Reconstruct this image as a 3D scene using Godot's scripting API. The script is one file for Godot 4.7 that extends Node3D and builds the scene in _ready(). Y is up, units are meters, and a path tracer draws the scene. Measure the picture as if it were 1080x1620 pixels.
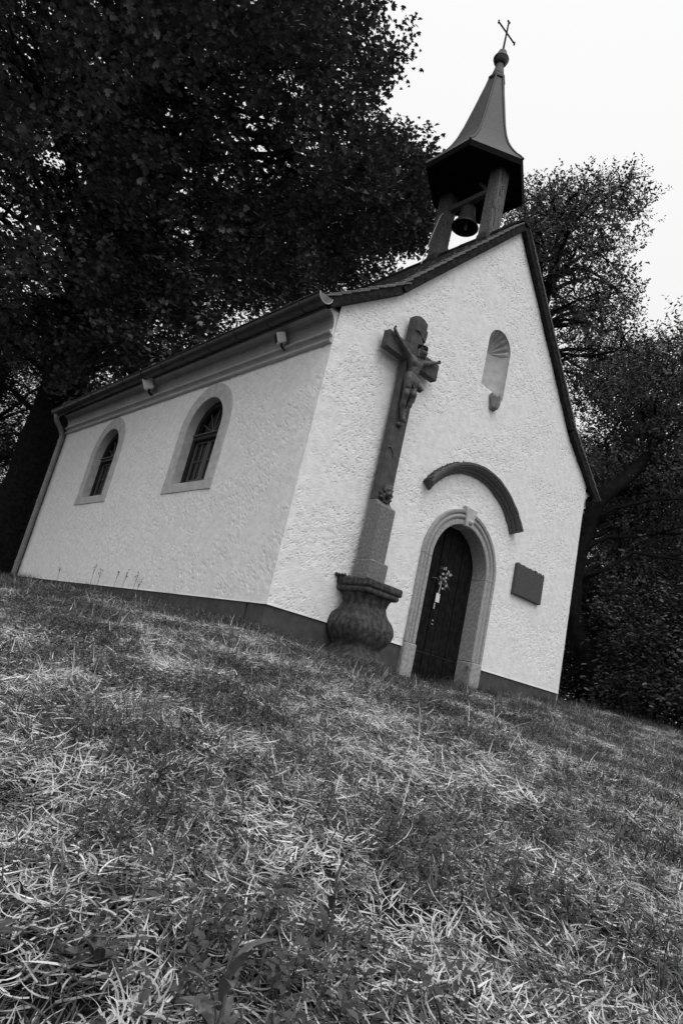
extends Node3D
# A small white chapel on a grassy rise, big trees behind, overcast sky, black and white.

var rng := RandomNumberGenerator.new()
var nz := FastNoiseLite.new()
var taken := {}
var M := {}

# ---------------------------------------------------------------- naming and tagging
func numbered(called: String) -> String:
	if not taken.has(called):
		taken[called] = 0
		return called
	taken[called] += 1
	return "%s_%03d" % [called, taken[called]]

func thing(called: String, label: String, category: String, at := Vector3.ZERO, group := "") -> Node3D:
	var o := Node3D.new()
	o.name = numbered(called)
	add_child(o)
	o.position = at
	tag(o, label, category, group)
	return o

func tag(o: Node, label: String, category: String, group := "") -> void:
	o.set_meta("label", label)
	o.set_meta("category", category)
	if group != "":
		o.set_meta("group", group)

func structure(o: Node) -> void:
	o.set_meta("kind", "structure")

func part(called: String, mesh: Mesh, material: Material, parent: Node) -> MeshInstance3D:
	var o := MeshInstance3D.new()
	o.name = called if parent != self else numbered(called)
	o.mesh = mesh
	if material:
		o.material_override = material
	parent.add_child(o, true)
	return o

func group_part(called: String, parent: Node) -> Node3D:
	var o := Node3D.new()
	o.name = called
	parent.add_child(o, true)
	return o

# ---------------------------------------------------------------- mesh buffers
func buf() -> Dictionary:
	return {"v": PackedVector3Array(), "i": PackedInt32Array(), "c": PackedColorArray()}

func quad(b: Dictionary, p0: Vector3, p1: Vector3, p2: Vector3, p3: Vector3) -> void:
	var n: int = b.v.size()
	b.v.append(p0); b.v.append(p1); b.v.append(p2); b.v.append(p3)
	b.i.append_array(PackedInt32Array([n, n + 1, n + 2, n, n + 2, n + 3]))

func tri(b: Dictionary, p0: Vector3, p1: Vector3, p2: Vector3) -> void:
	var n: int = b.v.size()
	b.v.append(p0); b.v.append(p1); b.v.append(p2)
	b.i.append_array(PackedInt32Array([n, n + 1, n + 2]))

func flat_mesh(b: Dictionary) -> ArrayMesh:
	var a := []
	a.resize(Mesh.ARRAY_MAX)
	a[Mesh.ARRAY_VERTEX] = b.v
	a[Mesh.ARRAY_INDEX] = b.i
	if b.c.size() == b.v.size() and b.c.size() > 0:
		a[Mesh.ARRAY_COLOR] = b.c
	var m := ArrayMesh.new()
	m.add_surface_from_arrays(Mesh.PRIMITIVE_TRIANGLES, a)
	return m

func smooth_mesh(b: Dictionary) -> ArrayMesh:
	var v: PackedVector3Array = b.v
	var ix: PackedInt32Array = b.i
	var n := PackedVector3Array()
	n.resize(v.size())
	for k in range(0, ix.size(), 3):
		var p0 := v[ix[k]]
		var f := (v[ix[k + 2]] - p0).cross(v[ix[k + 1]] - p0)
		n[ix[k]] += f
		n[ix[k + 1]] += f
		n[ix[k + 2]] += f
	for k in n.size():
		n[k] = n[k].normalized()
	var a := []
	a.resize(Mesh.ARRAY_MAX)
	a[Mesh.ARRAY_VERTEX] = v
	a[Mesh.ARRAY_NORMAL] = n
	a[Mesh.ARRAY_INDEX] = ix
	if b.c.size() == v.size() and b.c.size() > 0:
		a[Mesh.ARRAY_COLOR] = b.c
	var m := ArrayMesh.new()
	m.add_surface_from_arrays(Mesh.PRIMITIVE_TRIANGLES, a)
	return m

# box with chamfered edges, centred at c
func cbox(b: Dictionary, c: Vector3, size: Vector3, bev := 0.006, basis := Basis.IDENTITY) -> void:
	var h := size * 0.5
	bev = minf(bev, minf(h.x, minf(h.y, h.z)) * 0.45)
	var faces := [[0, 1, 2], [1, 2, 0], [2, 0, 1]]
	for f in faces:
		for s in [-1.0, 1.0]:
			var q := []
			for e in [[-1.0, -1.0], [1.0, -1.0], [1.0, 1.0], [-1.0, 1.0]]:
				var p := Vector3.ZERO
				p[f[0]] = s * h[f[0]]
				p[f[1]] = e[0] * (h[f[1]] - bev)
				p[f[2]] = e[1] * (h[f[2]] - bev)
				q.append(c + basis * p)
			if s > 0: quad(b, q[3], q[2], q[1], q[0])
			else: quad(b, q[0], q[1], q[2], q[3])
	# edges
	for f in faces:
		for s in [-1.0, 1.0]:
			for t in [-1.0, 1.0]:
				var q := []
				for w in [[-1.0, 0], [1.0, 0], [1.0, 1], [-1.0, 1]]:
					var p := Vector3.ZERO
					p[f[0]] = w[0] * (h[f[0]] - bev)
					p[f[1]] = s * (h[f[1]] - (bev if w[1] == 1 else 0.0))
					p[f[2]] = t * (h[f[2]] - (bev if w[1] == 0 else 0.0))
					q.append(c + basis * p)
				if s * t < 0: quad(b, q[3], q[2], q[1], q[0])
				else: quad(b, q[0], q[1], q[2], q[3])
	for sx in [-1.0, 1.0]:
		for sy in [-1.0, 1.0]:
			for sz in [-1.0, 1.0]:
				tri(b, c + basis * Vector3(sx * h.x, sy * (h.y - bev), sz * (h.z - bev)), c + basis * Vector3(sx * (h.x - bev), sy * h.y, sz * (h.z - bev)), c + basis * Vector3(sx * (h.x - bev), sy * (h.y - bev), sz * h.z))

func box_mesh(c: Vector3, size: Vector3, bev := 0.006, basis := Basis.IDENTITY) -> ArrayMesh:
	var b := buf()
	cbox(b, c, size, bev, basis)
	return flat_mesh(b)

func inset(poly: PackedVector2Array, d: float) -> PackedVector2Array:
	var out := PackedVector2Array()
	var n := poly.size()
	var area := 0.0
	for k in n:
		area += poly[k].cross(poly[(k + 1) % n])
	var s := 1.0 if area > 0 else -1.0
	for k in n:
		var e0 := (poly[k] - poly[(k + n - 1) % n]).normalized()
		var e1 := (poly[(k + 1) % n] - poly[k]).normalized()
		var n0 := Vector2(-e0.y, e0.x) * s
		var n1 := Vector2(-e1.y, e1.x) * s
		var m := (n0 + n1).normalized()
		out.append(poly[k] + m * d / maxf(0.4, m.dot(n0)))
	return out

# polygon in (x, y) extruded along z from z0 (back, open) to z1 (front, bevelled); xf maps to place
func extrude(b: Dictionary, poly: PackedVector2Array, z0: float, z1: float, bev := 0.008, xf := Transform3D.IDENTITY, back := true) -> void:
	var n := poly.size()
	var inn := inset(poly, bev)
	for k in n:
		var k2 := (k + 1) % n
		quad(b, xf * Vector3(poly[k].x, poly[k].y, z0), xf * Vector3(poly[k].x, poly[k].y, z1 - bev), xf * Vector3(poly[k2].x, poly[k2].y, z1 - bev), xf * Vector3(poly[k2].x, poly[k2].y, z0))
		quad(b, xf * Vector3(poly[k].x, poly[k].y, z1 - bev), xf * Vector3(inn[k].x, inn[k].y, z1), xf * Vector3(inn[k2].x, inn[k2].y, z1), xf * Vector3(poly[k2].x, poly[k2].y, z1 - bev))
	var t := Geometry2D.triangulate_polygon(inn)
	for k in range(0, t.size(), 3):
		tri(b, xf * Vector3(inn[t[k]].x, inn[t[k]].y, z1), xf * Vector3(inn[t[k + 1]].x, inn[t[k + 1]].y, z1), xf * Vector3(inn[t[k + 2]].x, inn[t[k + 2]].y, z1))
	if back:
		t = Geometry2D.triangulate_polygon(poly)
		for k in range(0, t.size(), 3):
			tri(b, xf * Vector3(poly[t[k]].x, poly[t[k]].y, z0), xf * Vector3(poly[t[k + 2]].x, poly[t[k + 2]].y, z0), xf * Vector3(poly[t[k + 1]].x, poly[t[k + 1]].y, z0))

# smooth tapered tube through points
func tube(b: Dictionary, pts: Array, rad: Array, sides := 10, caps := true) -> void:
	var n := pts.size()
	var base: int = b.v.size()
	var prev := Vector3.ZERO
	for k in n:
		var t: Vector3 = (pts[mini(k + 1, n - 1)] - pts[maxi(k - 1, 0)]).normalized()
		var u := prev
		if k == 0:
			u = t.cross(Vector3(0.31, 0.2, 0.93)).normalized()
		u = (u - t * u.dot(t)).normalized()
		prev = u
		var w := t.cross(u)
		for s in sides:
			var a := TAU * s / sides
			b.v.append(pts[k] + (u * cos(a) + w * sin(a)) * rad[k])
	for k in n - 1:
		for s in sides:
			var a0 := base + k * sides + s
			var a1 := base + k * sides + (s + 1) % sides
			b.i.append_array(PackedInt32Array([a0, a0 + sides, a1 + sides, a0, a1 + sides, a1]))
	if caps:
		for e in [0, n - 1]:
			var c0: int = b.v.size()
			b.v.append(pts[e])
			for s in sides:
				var a0: int = base + e * sides + s
				var a1: int = base + e * sides + (s + 1) % sides
				if e == 0: b.i.append_array(PackedInt32Array([c0, a0, a1]))
				else: b.i.append_array(PackedInt32Array([c0, a1, a0]))

# profile rows [radius, y]; power 2 round, higher squarer; half depth scale
func lathe(b: Dictionary, c: Vector3, prof: Array, seg := 32, power := 2.0, zs := 1.0, turn := 0.0) -> void:
	var base: int = b.v.size()
	for r in prof:
		for s in seg:
			var a: float = TAU * s / seg + turn
			var ca := cos(a)
			var sa := sin(a)
			var k := 1.0
			if power > 2.0:
				k = 1.0 / pow(pow(absf(ca), power) + pow(absf(sa), power), 1.0 / power)
			b.v.append(c + Vector3(ca * k * r[0], r[1], sa * k * r[0] * zs))
	for k in prof.size() - 1:
		for s in seg:
			var a0 := base + k * seg + s
			var a1 := base + k * seg + (s + 1) % seg
			b.i.append_array(PackedInt32Array([a0, a0 + seg, a1 + seg, a0, a1 + seg, a1]))
	for e in [0, prof.size() - 1]:
		var c0: int = b.v.size()
		b.v.append(c + Vector3(0, prof[e][1], 0))
		for s in seg:
			var a0: int = base + e * seg + s
			var a1: int = base + e * seg + (s + 1) % seg
			b.i.append_array(PackedInt32Array([c0, a0, a1] if e == 0 else [c0, a1, a0]))

# sweep an open profile (list of [out, proud]) along a path in the facade plane: pts Vector2, nrm Vector2 (outward)
func sweep(b: Dictionary, prof: Array, pts: PackedVector2Array, nrm: PackedVector2Array, closed_ends := true) -> void:
	var m := prof.size()
	for k in pts.size() - 1:
		for j in m - 1:
			var q := []
			for e in [[k, j], [k, j + 1], [k + 1, j + 1], [k + 1, j]]:
				var p: Vector2 = pts[e[0]] + nrm[e[0]] * prof[e[1]][0]
				q.append(Vector3(p.x, p.y, prof[e[1]][1]))
			quad(b, q[0], q[1], q[2], q[3])
	if closed_ends:
		for k in [0, pts.size() - 1]:
			var poly := PackedVector2Array()
			for j in m: poly.append(Vector2(prof[j][0], prof[j][1]))
			var t := Geometry2D.triangulate_polygon(poly)
			for j in range(0, t.size(), 3):
				var q := []
				for e in 3:
					var w: Array = prof[t[j + e]]
					var p: Vector2 = pts[k] + nrm[k] * w[0]
					q.append(Vector3(p.x, p.y, w[1]))
				tri(b, q[0], q[1], q[2])

# ---------------------------------------------------------------- materials
func grey(v: float) -> Color:
	return Color(v, v, v).linear_to_srgb()

func plain(v: float, rough := 0.8, metal := 0.0) -> StandardMaterial3D:
	var m := StandardMaterial3D.new()
	m.albedo_color = grey(v)
	m.roughness = rough
	m.metallic = metal
	m.metallic_specular = 0.5 if v > 0.05 else 0.2
	m.cull_mode = BaseMaterial3D.CULL_DISABLED
	return m

func noise_tex(frequency: float, seed_: int, lo: float, hi: float, octaves := 5, kind := FastNoiseLite.TYPE_SIMPLEX_SMOOTH, contrast := 0.0) -> NoiseTexture2D:
	var f := FastNoiseLite.new()
	f.noise_type = kind
	f.seed = seed_
	f.frequency = frequency
	f.fractal_octaves = octaves
	var t := NoiseTexture2D.new()
	t.width = 512
	t.height = 512
	t.seamless = true
	t.noise = f
	var g := Gradient.new()
	g.set_color(0, grey(lo))
	g.set_color(1, grey(hi))
	g.set_offset(0, contrast)
	g.set_offset(1, 1.0 - contrast)
	t.color_ramp = g
	return t

func height_tex(frequency: float, seed_: int, octaves := 5) -> NoiseTexture2D:
	var f := FastNoiseLite.new()
	f.seed = seed_
	f.frequency = frequency
	f.fractal_octaves = octaves
	var t := NoiseTexture2D.new()
	t.width = 512
	t.height = 512
	t.seamless = true
	t.noise = f
	return t

# weathered surface: two scales of tone, a fine relief
func mottled(lo: float, hi: float, scale: float, rough: float, relief_cm: float, seed_: int, metal := 0.0, freq := 0.012) -> StandardMaterial3D:
	var m := StandardMaterial3D.new()
	m.albedo_texture = noise_tex(freq, seed_, lo, hi, 5, FastNoiseLite.TYPE_SIMPLEX_SMOOTH, 0.2)
	m.uv1_triplanar = true
	m.uv1_world_triplanar = true
	m.uv1_scale = Vector3.ONE * scale
	m.roughness = rough
	m.metallic = metal
	m.metallic_specular = 0.5 if hi > 0.05 or metal > 0.0 else 0.15
	m.cull_mode = BaseMaterial3D.CULL_DISABLED
	if relief_cm > 0.0:
		m.heightmap_enabled = true
		m.heightmap_texture = height_tex(0.14, seed_ + 7, 4)
		m.heightmap_scale = relief_cm
	return m

func vertex_tinted(rough := 0.7, v := 1.0) -> StandardMaterial3D:
	var m := StandardMaterial3D.new()
	m.vertex_color_use_as_albedo = true
	m.albedo_color = grey(v)
	m.roughness = rough
	m.cull_mode = BaseMaterial3D.CULL_DISABLED
	return m

func make_materials() -> void:
	M.render = mottled(0.78, 0.89, 1.3, 0.95, 0.22, 11, 0.0, 0.010)
	M.plinth = mottled(0.05, 0.08, 0.9, 0.9, 0.3, 21)
	M.surround = mottled(0.42, 0.54, 1.1, 0.9, 0.12, 31)
	M.door_stone = mottled(0.26, 0.42, 1.1, 0.9, 0.15, 41, 0.0, 0.035)
	M.cross_stone = mottled(0.05, 0.085, 0.9, 0.9, 0.15, 51, 0.0, 0.02)
	M.shaft_stone = mottled(0.12, 0.22, 1.3, 0.9, 0.2, 52, 0.0, 0.04)
	M.pedestal_stone = mottled(0.012, 0.09, 0.9, 0.85, 0.3, 61, 0.0, 0.028)
	M.figure = mottled(0.035, 0.085, 4.0, 0.55, 0.1, 71)
	M.hood_stone = mottled(0.05, 0.15, 1.5, 0.9, 0.2, 81, 0.0, 0.04)
	M.lit_verge_tile = mottled(0.08, 0.24, 2.5, 0.8, 0.2, 113, 0.0, 0.03)  # paler copy of the tile; skylight on the gable-edge tiles painted into its colour
	M.moss = plain(0.05, 1.0)
	M.cornice = mottled(0.36, 0.46, 0.8, 0.75, 0.05, 91)
	M.verge = mottled(0.012, 0.034, 1.6, 0.8, 0.2, 101)
	M.tile = mottled(0.02, 0.07, 2.5, 0.75, 0.3, 111)
	M.gutter = mottled(0.03, 0.06, 1.4, 0.45, 0.02, 121, 0.4)
	M.pipe = mottled(0.16, 0.24, 1.4, 0.5, 0.02, 122, 0.4)
	M.door = mottled(0.008, 0.018, 1.5, 0.7, 0.1, 131)
	M.dark_wood = mottled(0.018, 0.035, 2.0, 0.7, 0.1, 141)
	M.frame = plain(0.035, 0.6)
	M.bar = plain(0.06, 0.6)
	M.post = mottled(0.06, 0.24, 2.5, 0.9, 0.5, 151, 0.0, 0.03)
	M.spire = mottled(0.05, 0.14, 1.6, 0.7, 0.1, 161, 0.0, 0.05)
	M.seam = mottled(0.03, 0.06, 3.0, 0.6, 0.05, 162)
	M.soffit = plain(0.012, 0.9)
	M.iron = plain(0.02, 0.5)
	M.bell = mottled(0.05, 0.09, 3.0, 0.5, 0.05, 171, 0.5)
	M.plaque = mottled(0.055, 0.08, 3.0, 0.8, 0.15, 181)
	M.lamp = plain(0.45, 0.5)
	M.lamp_shell = plain(0.75, 0.5)
	M.cap = mottled(0.09, 0.15, 2.0, 0.5, 0.02, 125, 0.3)
	M.bracket_stone = mottled(0.10, 0.42, 3.0, 0.9, 0.3, 83, 0.0, 0.03)
	M.black = plain(0.01, 0.4)
	M.bark = mottled(0.012, 0.03, 1.2, 0.95, 2.0, 191)
	M.paper = plain(0.75, 0.8)
	M.soil = mottled(0.012, 0.04, 2.0, 1.0, 2.0, 201, 0.0, 0.03)
	var g := StandardMaterial3D.new()
	g.albedo_color = Color(0.02, 0.02, 0.02, 0.45)
	g.transparency = BaseMaterial3D.TRANSPARENCY_ALPHA
	g.roughness = 0.06
	M.glass = g
	M.leaf = vertex_tinted(0.55)
	M.grass = vertex_tinted(0.75)

const MAPLE := [[-2.20,7.92,-3.30,1.22],[-1.00,11.01,-4.50,1.87],[-1.63,9.41,-8.93,0.87],[-1.07,13.20,-7.82,0.87],[-0.95,4.38,-13.05,0.82],[-4.09,10.46,-9.66,1.15],[-3.00,5.23,-9.15,1.68],[3.20,9.23,-7.56,1.31],[-2.82,4.88,-6.11,1.56],[0.25,12.29,-7.43,1.01],[-0.47,5.06,-8.24,1.58],[0.28,13.78,-4.35,1.73],[-1.45,7.96,-7.85,1.85],[-3.05,6.36,-4.17,1.26],[-0.17,11.66,-2.88,0.88],[-2.01,14.12,-6.71,1.11],[-3.32,8.28,-2.38,1.01],[0.31,8.71,-10.87,1.17],[1.47,11.47,-5.17,1.61],[0.68,7.99,-9.55,0.81],[-5.32,7.70,-5.29,1.02],[-5.50,9.35,-8.18,1.77],[-2.96,7.30,-6.21,0.85],[-5.90,10.26,-10.21,0.98],[-1.25,8.66,-2.40,1.01],[0.96,9.99,-6.36,1.30],[-2.66,9.95,-11.20,1.02],[-1.04,12.28,-9.51,1.21],[-3.84,6.03,-6.91,1.18],[2.19,12.73,-5.95,0.81],[-0.10,15.99,-4.53,1.05],[-0.51,6.46,-6.36,1.13],[-2.66,12.31,-5.27,1.00],[-5.67,11.53,-10.66,1.13],[-4.39,9.49,-4.92,1.42],[2.21,11.18,-9.49,1.01],[-4.40,7.47,-6.75,1.30],[-2.61,6.46,-12.06,0.81],[-4.39,10.12,-6.76,0.96],[0.11,5.07,-5.51,1.33],[-1.94,6.42,-10.97,1.26],[-2.53,13.10,-7.57,1.19],[-1.23,15.49,-5.59,1.31],[-4.76,6.54,-8.60,1.27],[-3.95,8.79,-3.39,0.81],[-0.10,8.79,-8.91,1.03],[-3.07,9.23,-9.67,1.30],[1.01,6.32,-7.40,0.82],[-4.83,7.66,-9.89,1.34],[1.92,7.60,-11.06,1.73],[3.50,9.51,-4.62,1.60],[-4.46,6.61,-4.37,0.86],[1.45,7.85,-2.86,0.85],[-3.70,5.30,-13.16,0.96],[-0.96,6.55,-4.85,0.92],[0.01,7.60,-5.12,0.97],[-0.87,10.61,-9.92,1.23],[-2.88,11.69,-10.72,1.43],[-4.94,13.70,-8.73,0.80],[5.25,12.06,-6.76,1.63],[1.37,14.24,-6.29,1.69],[-2.71,14.50,-7.79,1.03],[-3.35,8.36,-11.54,1.10],[1.39,6.72,-4.89,1.17],[3.26,11.52,-8.33,0.88],[-0.42,8.02,-12.01,1.03],[1.18,13.36,-7.73,1.01],[-4.78,8.18,-4.13,0.91],[-3.20,10.57,-4.76,0.89],[-5.10,10.09,-11.36,0.93],[-6.29,10.50,-7.29,0.81],[5.13,10.61,-5.43,0.85],[-1.44,5.83,-13.28,1.16],[-0.68,5.94,-11.41,0.92],[1.02,10.32,-3.63,1.29],[0.13,8.96,-3.42,1.03],[1.38,5.46,-12.97,1.07],[-1.38,11.96,-7.34,1.16],[-1.37,10.03,-2.26,0.84],[-3.83,7.47,-3.30,0.99],[-5.77,12.62,-9.66,1.19],[-4.99,10.99,-7.56,0.86],[-4.25,7.09,-12.87,1.39],[-4.63,7.68,-11.37,0.97],[-2.89,10.77,-8.53,1.27],[-2.14,10.26,-5.94,1.31],[-1.70,8.90,-11.11,0.91],[-4.85,11.00,-6.08,0.87],[2.58,7.91,-6.14,1.34],[-1.46,13.21,-4.30,1.21],[-0.73,9.24,-9.89,0.85],[-5.40,12.76,-8.10,1.07],[1.49,9.27,-10.93,0.85],[4.88,11.87,-7.34,0.96],[0.31,5.74,-8.55,1.08],[0.94,7.14,-12.59,0.96],[5.20,11.69,-8.52,1.27],[4.15,8.79,-7.68,1.07],[1.33,7.65,-8.70,0.86],[-0.33,5.27,-9.36,0.90],[2.73,10.58,-9.46,0.90],[3.47,8.62,-8.61,1.14],[3.08,7.16,-9.87,1.00],[1.14,7.27,-10.88,1.05],[6.35,11.90,-7.07,0.99],[1.53,6.25,-9.90,0.93],[4.30,10.55,-5.38,1.32],[1.52,7.90,-6.31,0.96],[2.23,8.39,-7.96,0.81],[0.26,4.63,-9.07,0.85],[3.39,7.74,-11.81,0.81],[1.48,5.27,-9.04,0.85],[0.69,6.29,-10.57,0.92],[2.49,8.87,-6.88,1.04],[3.60,9.35,-6.90,1.03],[4.47,10.89,-7.57,1.15],[1.60,7.55,-9.92,0.88],[2.41,8.35,-10.18,1.34],[0.77,8.18,-11.38,1.13],[2.35,6.20,-11.32,0.84],[4.51,9.36,-6.32,0.84],[4.03,9.58,-9.70,1.34],[3.76,8.23,-5.21,1.09],[2.49,9.51,-8.89,0.85],[2.64,10.01,-11.34,1.34],[3.80,7.90,-6.55,0.87],[0.94,5.21,-10.24,1.33],[4.01,11.59,-8.16,0.87],[4.97,10.23,-8.93,1.35],[3.95,11.74,-9.27,0.94],[4.60,9.76,-7.34,0.94],[3.71,10.04,-4.40,0.99],[-0.48,9.69,-6.88,1.30],[0.00,11.07,-8.92,1.40],[3.76,9.61,-4.09,0.90],[4.51,9.50,-4.43,0.80]]
const RIGHT_TALL := [[7.38,11.32,-2.44,0.62],[7.96,11.09,-3.57,0.90],[8.37,11.36,-1.87,0.94],[8.96,7.52,-1.84,1.01],[6.20,9.54,-1.05,1.00],[9.95,9.98,-2.29,0.67],[9.15,8.82,-2.50,0.86],[7.00,10.46,-1.80,0.63],[8.82,9.73,-2.96,0.79],[7.03,9.79,-2.59,0.61],[8.03,10.25,-2.79,0.60],[11.11,8.40,-3.03,0.64],[7.48,10.12,-3.27,0.65],[6.68,10.74,-2.92,0.84],[10.80,8.70,-2.27,0.85],[7.31,8.14,-1.42,0.85],[5.83,8.87,-1.99,0.70],[7.92,9.74,-1.55,0.79],[5.22,9.00,-1.45,0.71],[9.92,7.60,-2.89,0.72],[8.88,9.47,-1.92,0.69],[8.50,8.75,-1.97,0.59],[9.17,10.95,-2.52,0.59],[7.05,8.91,-2.28,0.61],[7.61,6.75,-0.90,1.08],[10.24,9.00,-3.19,0.86],[6.37,9.93,-1.98,0.61],[5.71,9.52,-2.44,0.61],[9.87,7.90,-1.78,0.66],[7.45,10.87,-1.28,0.82],[8.15,11.74,-3.14,0.56],[9.60,9.67,-3.41,0.86],[6.62,8.97,-1.60,0.60],[7.08,11.38,-3.55,0.63]]
const RIGHT_LOW := [[11.18,6.84,-0.79,0.70],[12.48,5.91,0.10,0.89],[12.78,4.04,-2.06,0.82],[10.06,5.44,-0.78,1.18],[9.08,7.17,-1.26,0.98],[10.39,4.20,-0.82,0.73],[9.56,3.28,0.41,0.88],[11.32,6.68,0.44,0.63],[11.36,7.37,-2.12,0.86],[8.73,2.78,-0.82,0.84],[9.60,4.26,0.70,0.90],[12.22,5.48,-1.60,0.95],[8.62,3.84,1.14,0.77],[10.31,2.60,-0.59,0.93],[11.38,4.79,-2.11,0.98],[10.71,5.95,-2.19,1.12],[13.05,4.17,-1.10,1.00],[9.81,8.01,0.21,0.75],[11.46,8.10,0.06,0.90],[8.02,4.83,-1.11,1.08],[11.52,3.05,-0.04,1.10],[10.43,8.27,-2.09,0.92],[9.44,3.58,-0.99,0.96],[8.36,4.54,-0.01,0.75],[11.51,5.14,-0.17,1.14],[11.17,8.10,-0.80,0.66],[12.45,4.33,0.14,0.77],[8.51,7.03,0.20,1.16],[7.75,5.71,-0.42,0.68],[8.26,5.34,0.63,0.92],[10.13,7.79,-0.67,0.60],[10.37,6.49,-0.04,0.62],[9.87,6.79,-0.39,0.61],[10.36,8.51,-0.91,0.74],[7.25,6.05,0.24,0.84],[10.75,7.72,-3.12,0.67],[11.71,6.58,-2.36,0.73],[11.68,3.57,-1.96,1.18],[8.75,6.06,-0.94,0.76],[9.20,4.82,-0.27,0.67],[10.63,7.44,0.08,0.96],[8.41,3.70,-0.63,0.63],[10.24,5.69,0.22,0.65],[9.01,2.79,1.02,0.83]]
const SHRUB0 := [[10.47,2.51,-2.45,0.74],[9.77,1.44,-1.95,0.66],[10.46,0.95,-2.34,0.58],[9.55,2.43,-1.75,0.72],[9.73,0.37,-1.78,0.57],[9.49,0.51,-1.21,0.46],[11.11,1.86,-2.68,0.75],[9.22,1.57,-1.67,0.50],[10.45,1.79,-2.35,0.46],[9.76,2.08,-2.21,0.46],[11.50,0.19,-2.67,0.45],[10.35,0.32,-1.64,0.54],[10.42,0.29,-2.57,0.62],[9.18,1.15,-1.99,0.45],[9.64,0.99,-2.35,0.51],[10.35,2.13,-1.89,0.54]]
const SHRUB1 := [[9.12,1.70,-0.16,0.73],[11.16,0.91,-0.87,0.64],[9.41,0.33,-0.62,0.73],[11.15,2.43,-1.01,0.53],[10.69,1.75,-1.17,0.46],[10.13,2.80,-0.94,0.53],[11.13,1.39,-1.54,0.49],[10.48,1.17,-0.45,0.47],[10.15,0.68,-0.87,0.50],[8.79,0.73,-0.55,0.55],[11.09,0.28,-1.38,0.70],[9.88,2.34,-0.45,0.66],[9.55,1.07,-0.35,0.77],[10.84,1.99,-0.69,0.53],[9.06,2.46,-0.83,0.56],[10.63,2.47,-1.03,0.49]]
const SHRUB2 := [[9.87,2.19,0.36,0.49],[8.59,1.51,0.95,0.72],[10.88,0.72,0.49,0.55],[10.29,2.25,0.86,0.52],[9.68,1.00,0.97,0.65],[9.93,2.77,0.85,0.46],[9.65,1.81,0.73,0.51],[10.29,0.31,0.44,0.64],[9.42,0.35,0.76,0.79],[9.13,2.52,1.06,0.79],[10.39,2.98,-0.03,0.52],[10.79,2.25,0.51,0.71],[8.41,2.11,1.25,0.62],[10.32,0.88,0.87,0.49],[10.68,1.40,0.90,0.57],[8.62,0.65,1.04,0.52]]
const SHRUB3 := [[7.72,1.95,0.62,0.38],[6.98,1.43,0.11,0.56],[7.92,0.51,0.96,0.36],[8.17,0.57,0.03,0.52],[7.62,0.64,0.56,0.45],[8.16,1.23,0.61,0.46],[8.03,1.65,0.48,0.45],[7.89,1.25,-0.04,0.45],[8.36,0.71,0.55,0.46],[7.99,2.20,0.28,0.41],[7.36,1.26,0.74,0.35],[7.16,0.26,0.00,0.45],[7.93,0.18,0.02,0.39],[7.91,1.94,-0.42,0.43],[7.26,1.78,-0.16,0.43],[7.30,0.97,0.11,0.52]]
const FAR_LEFT := [[-1.29,3.42,-14.17,1.21],[1.61,5.22,-16.46,1.06],[-0.13,6.47,-18.21,0.95],[2.74,2.88,-17.50,1.01],[1.05,7.02,-15.34,1.03],[-0.96,4.86,-13.25,1.05],[-1.35,2.96,-15.70,1.12],[0.50,5.55,-17.45,1.13],[-0.96,4.22,-18.17,1.21],[1.46,3.26,-14.38,1.19],[1.07,1.77,-13.59,1.10],[-2.13,5.12,-14.41,1.17],[0.03,1.94,-17.85,1.14],[0.66,4.72,-18.71,0.96],[1.86,7.43,-17.22,1.35],[-1.34,6.10,-17.95,1.16],[0.91,5.36,-14.35,1.33],[0.56,6.83,-12.48,0.98],[-0.82,6.40,-13.48,1.21],[1.27,2.11,-19.17,1.45],[-2.16,5.81,-15.76,1.20],[-2.35,4.65,-16.42,1.02],[-3.10,6.44,-16.66,1.01],[0.90,8.46,-17.80,1.06],[-1.98,4.78,-19.21,1.17],[0.11,3.50,-16.39,1.25],[-0.33,1.52,-16.25,1.01],[-0.04,6.69,-16.60,1.00],[-1.21,1.90,-13.86,1.17],[1.89,1.80,-15.30,1.05],[1.58,3.78,-15.65,1.08],[1.77,4.57,-17.92,0.98],[1.41,1.56,-16.51,1.04],[-1.26,6.97,-15.61,0.95],[-1.13,2.31,-18.64,1.06],[0.70,3.96,-17.49,0.96],[-1.01,7.51,-17.85,1.07],[-0.28,3.62,-19.36,1.22],[0.33,2.17,-15.15,1.02],[-2.46,5.60,-17.41,0.95]]
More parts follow.
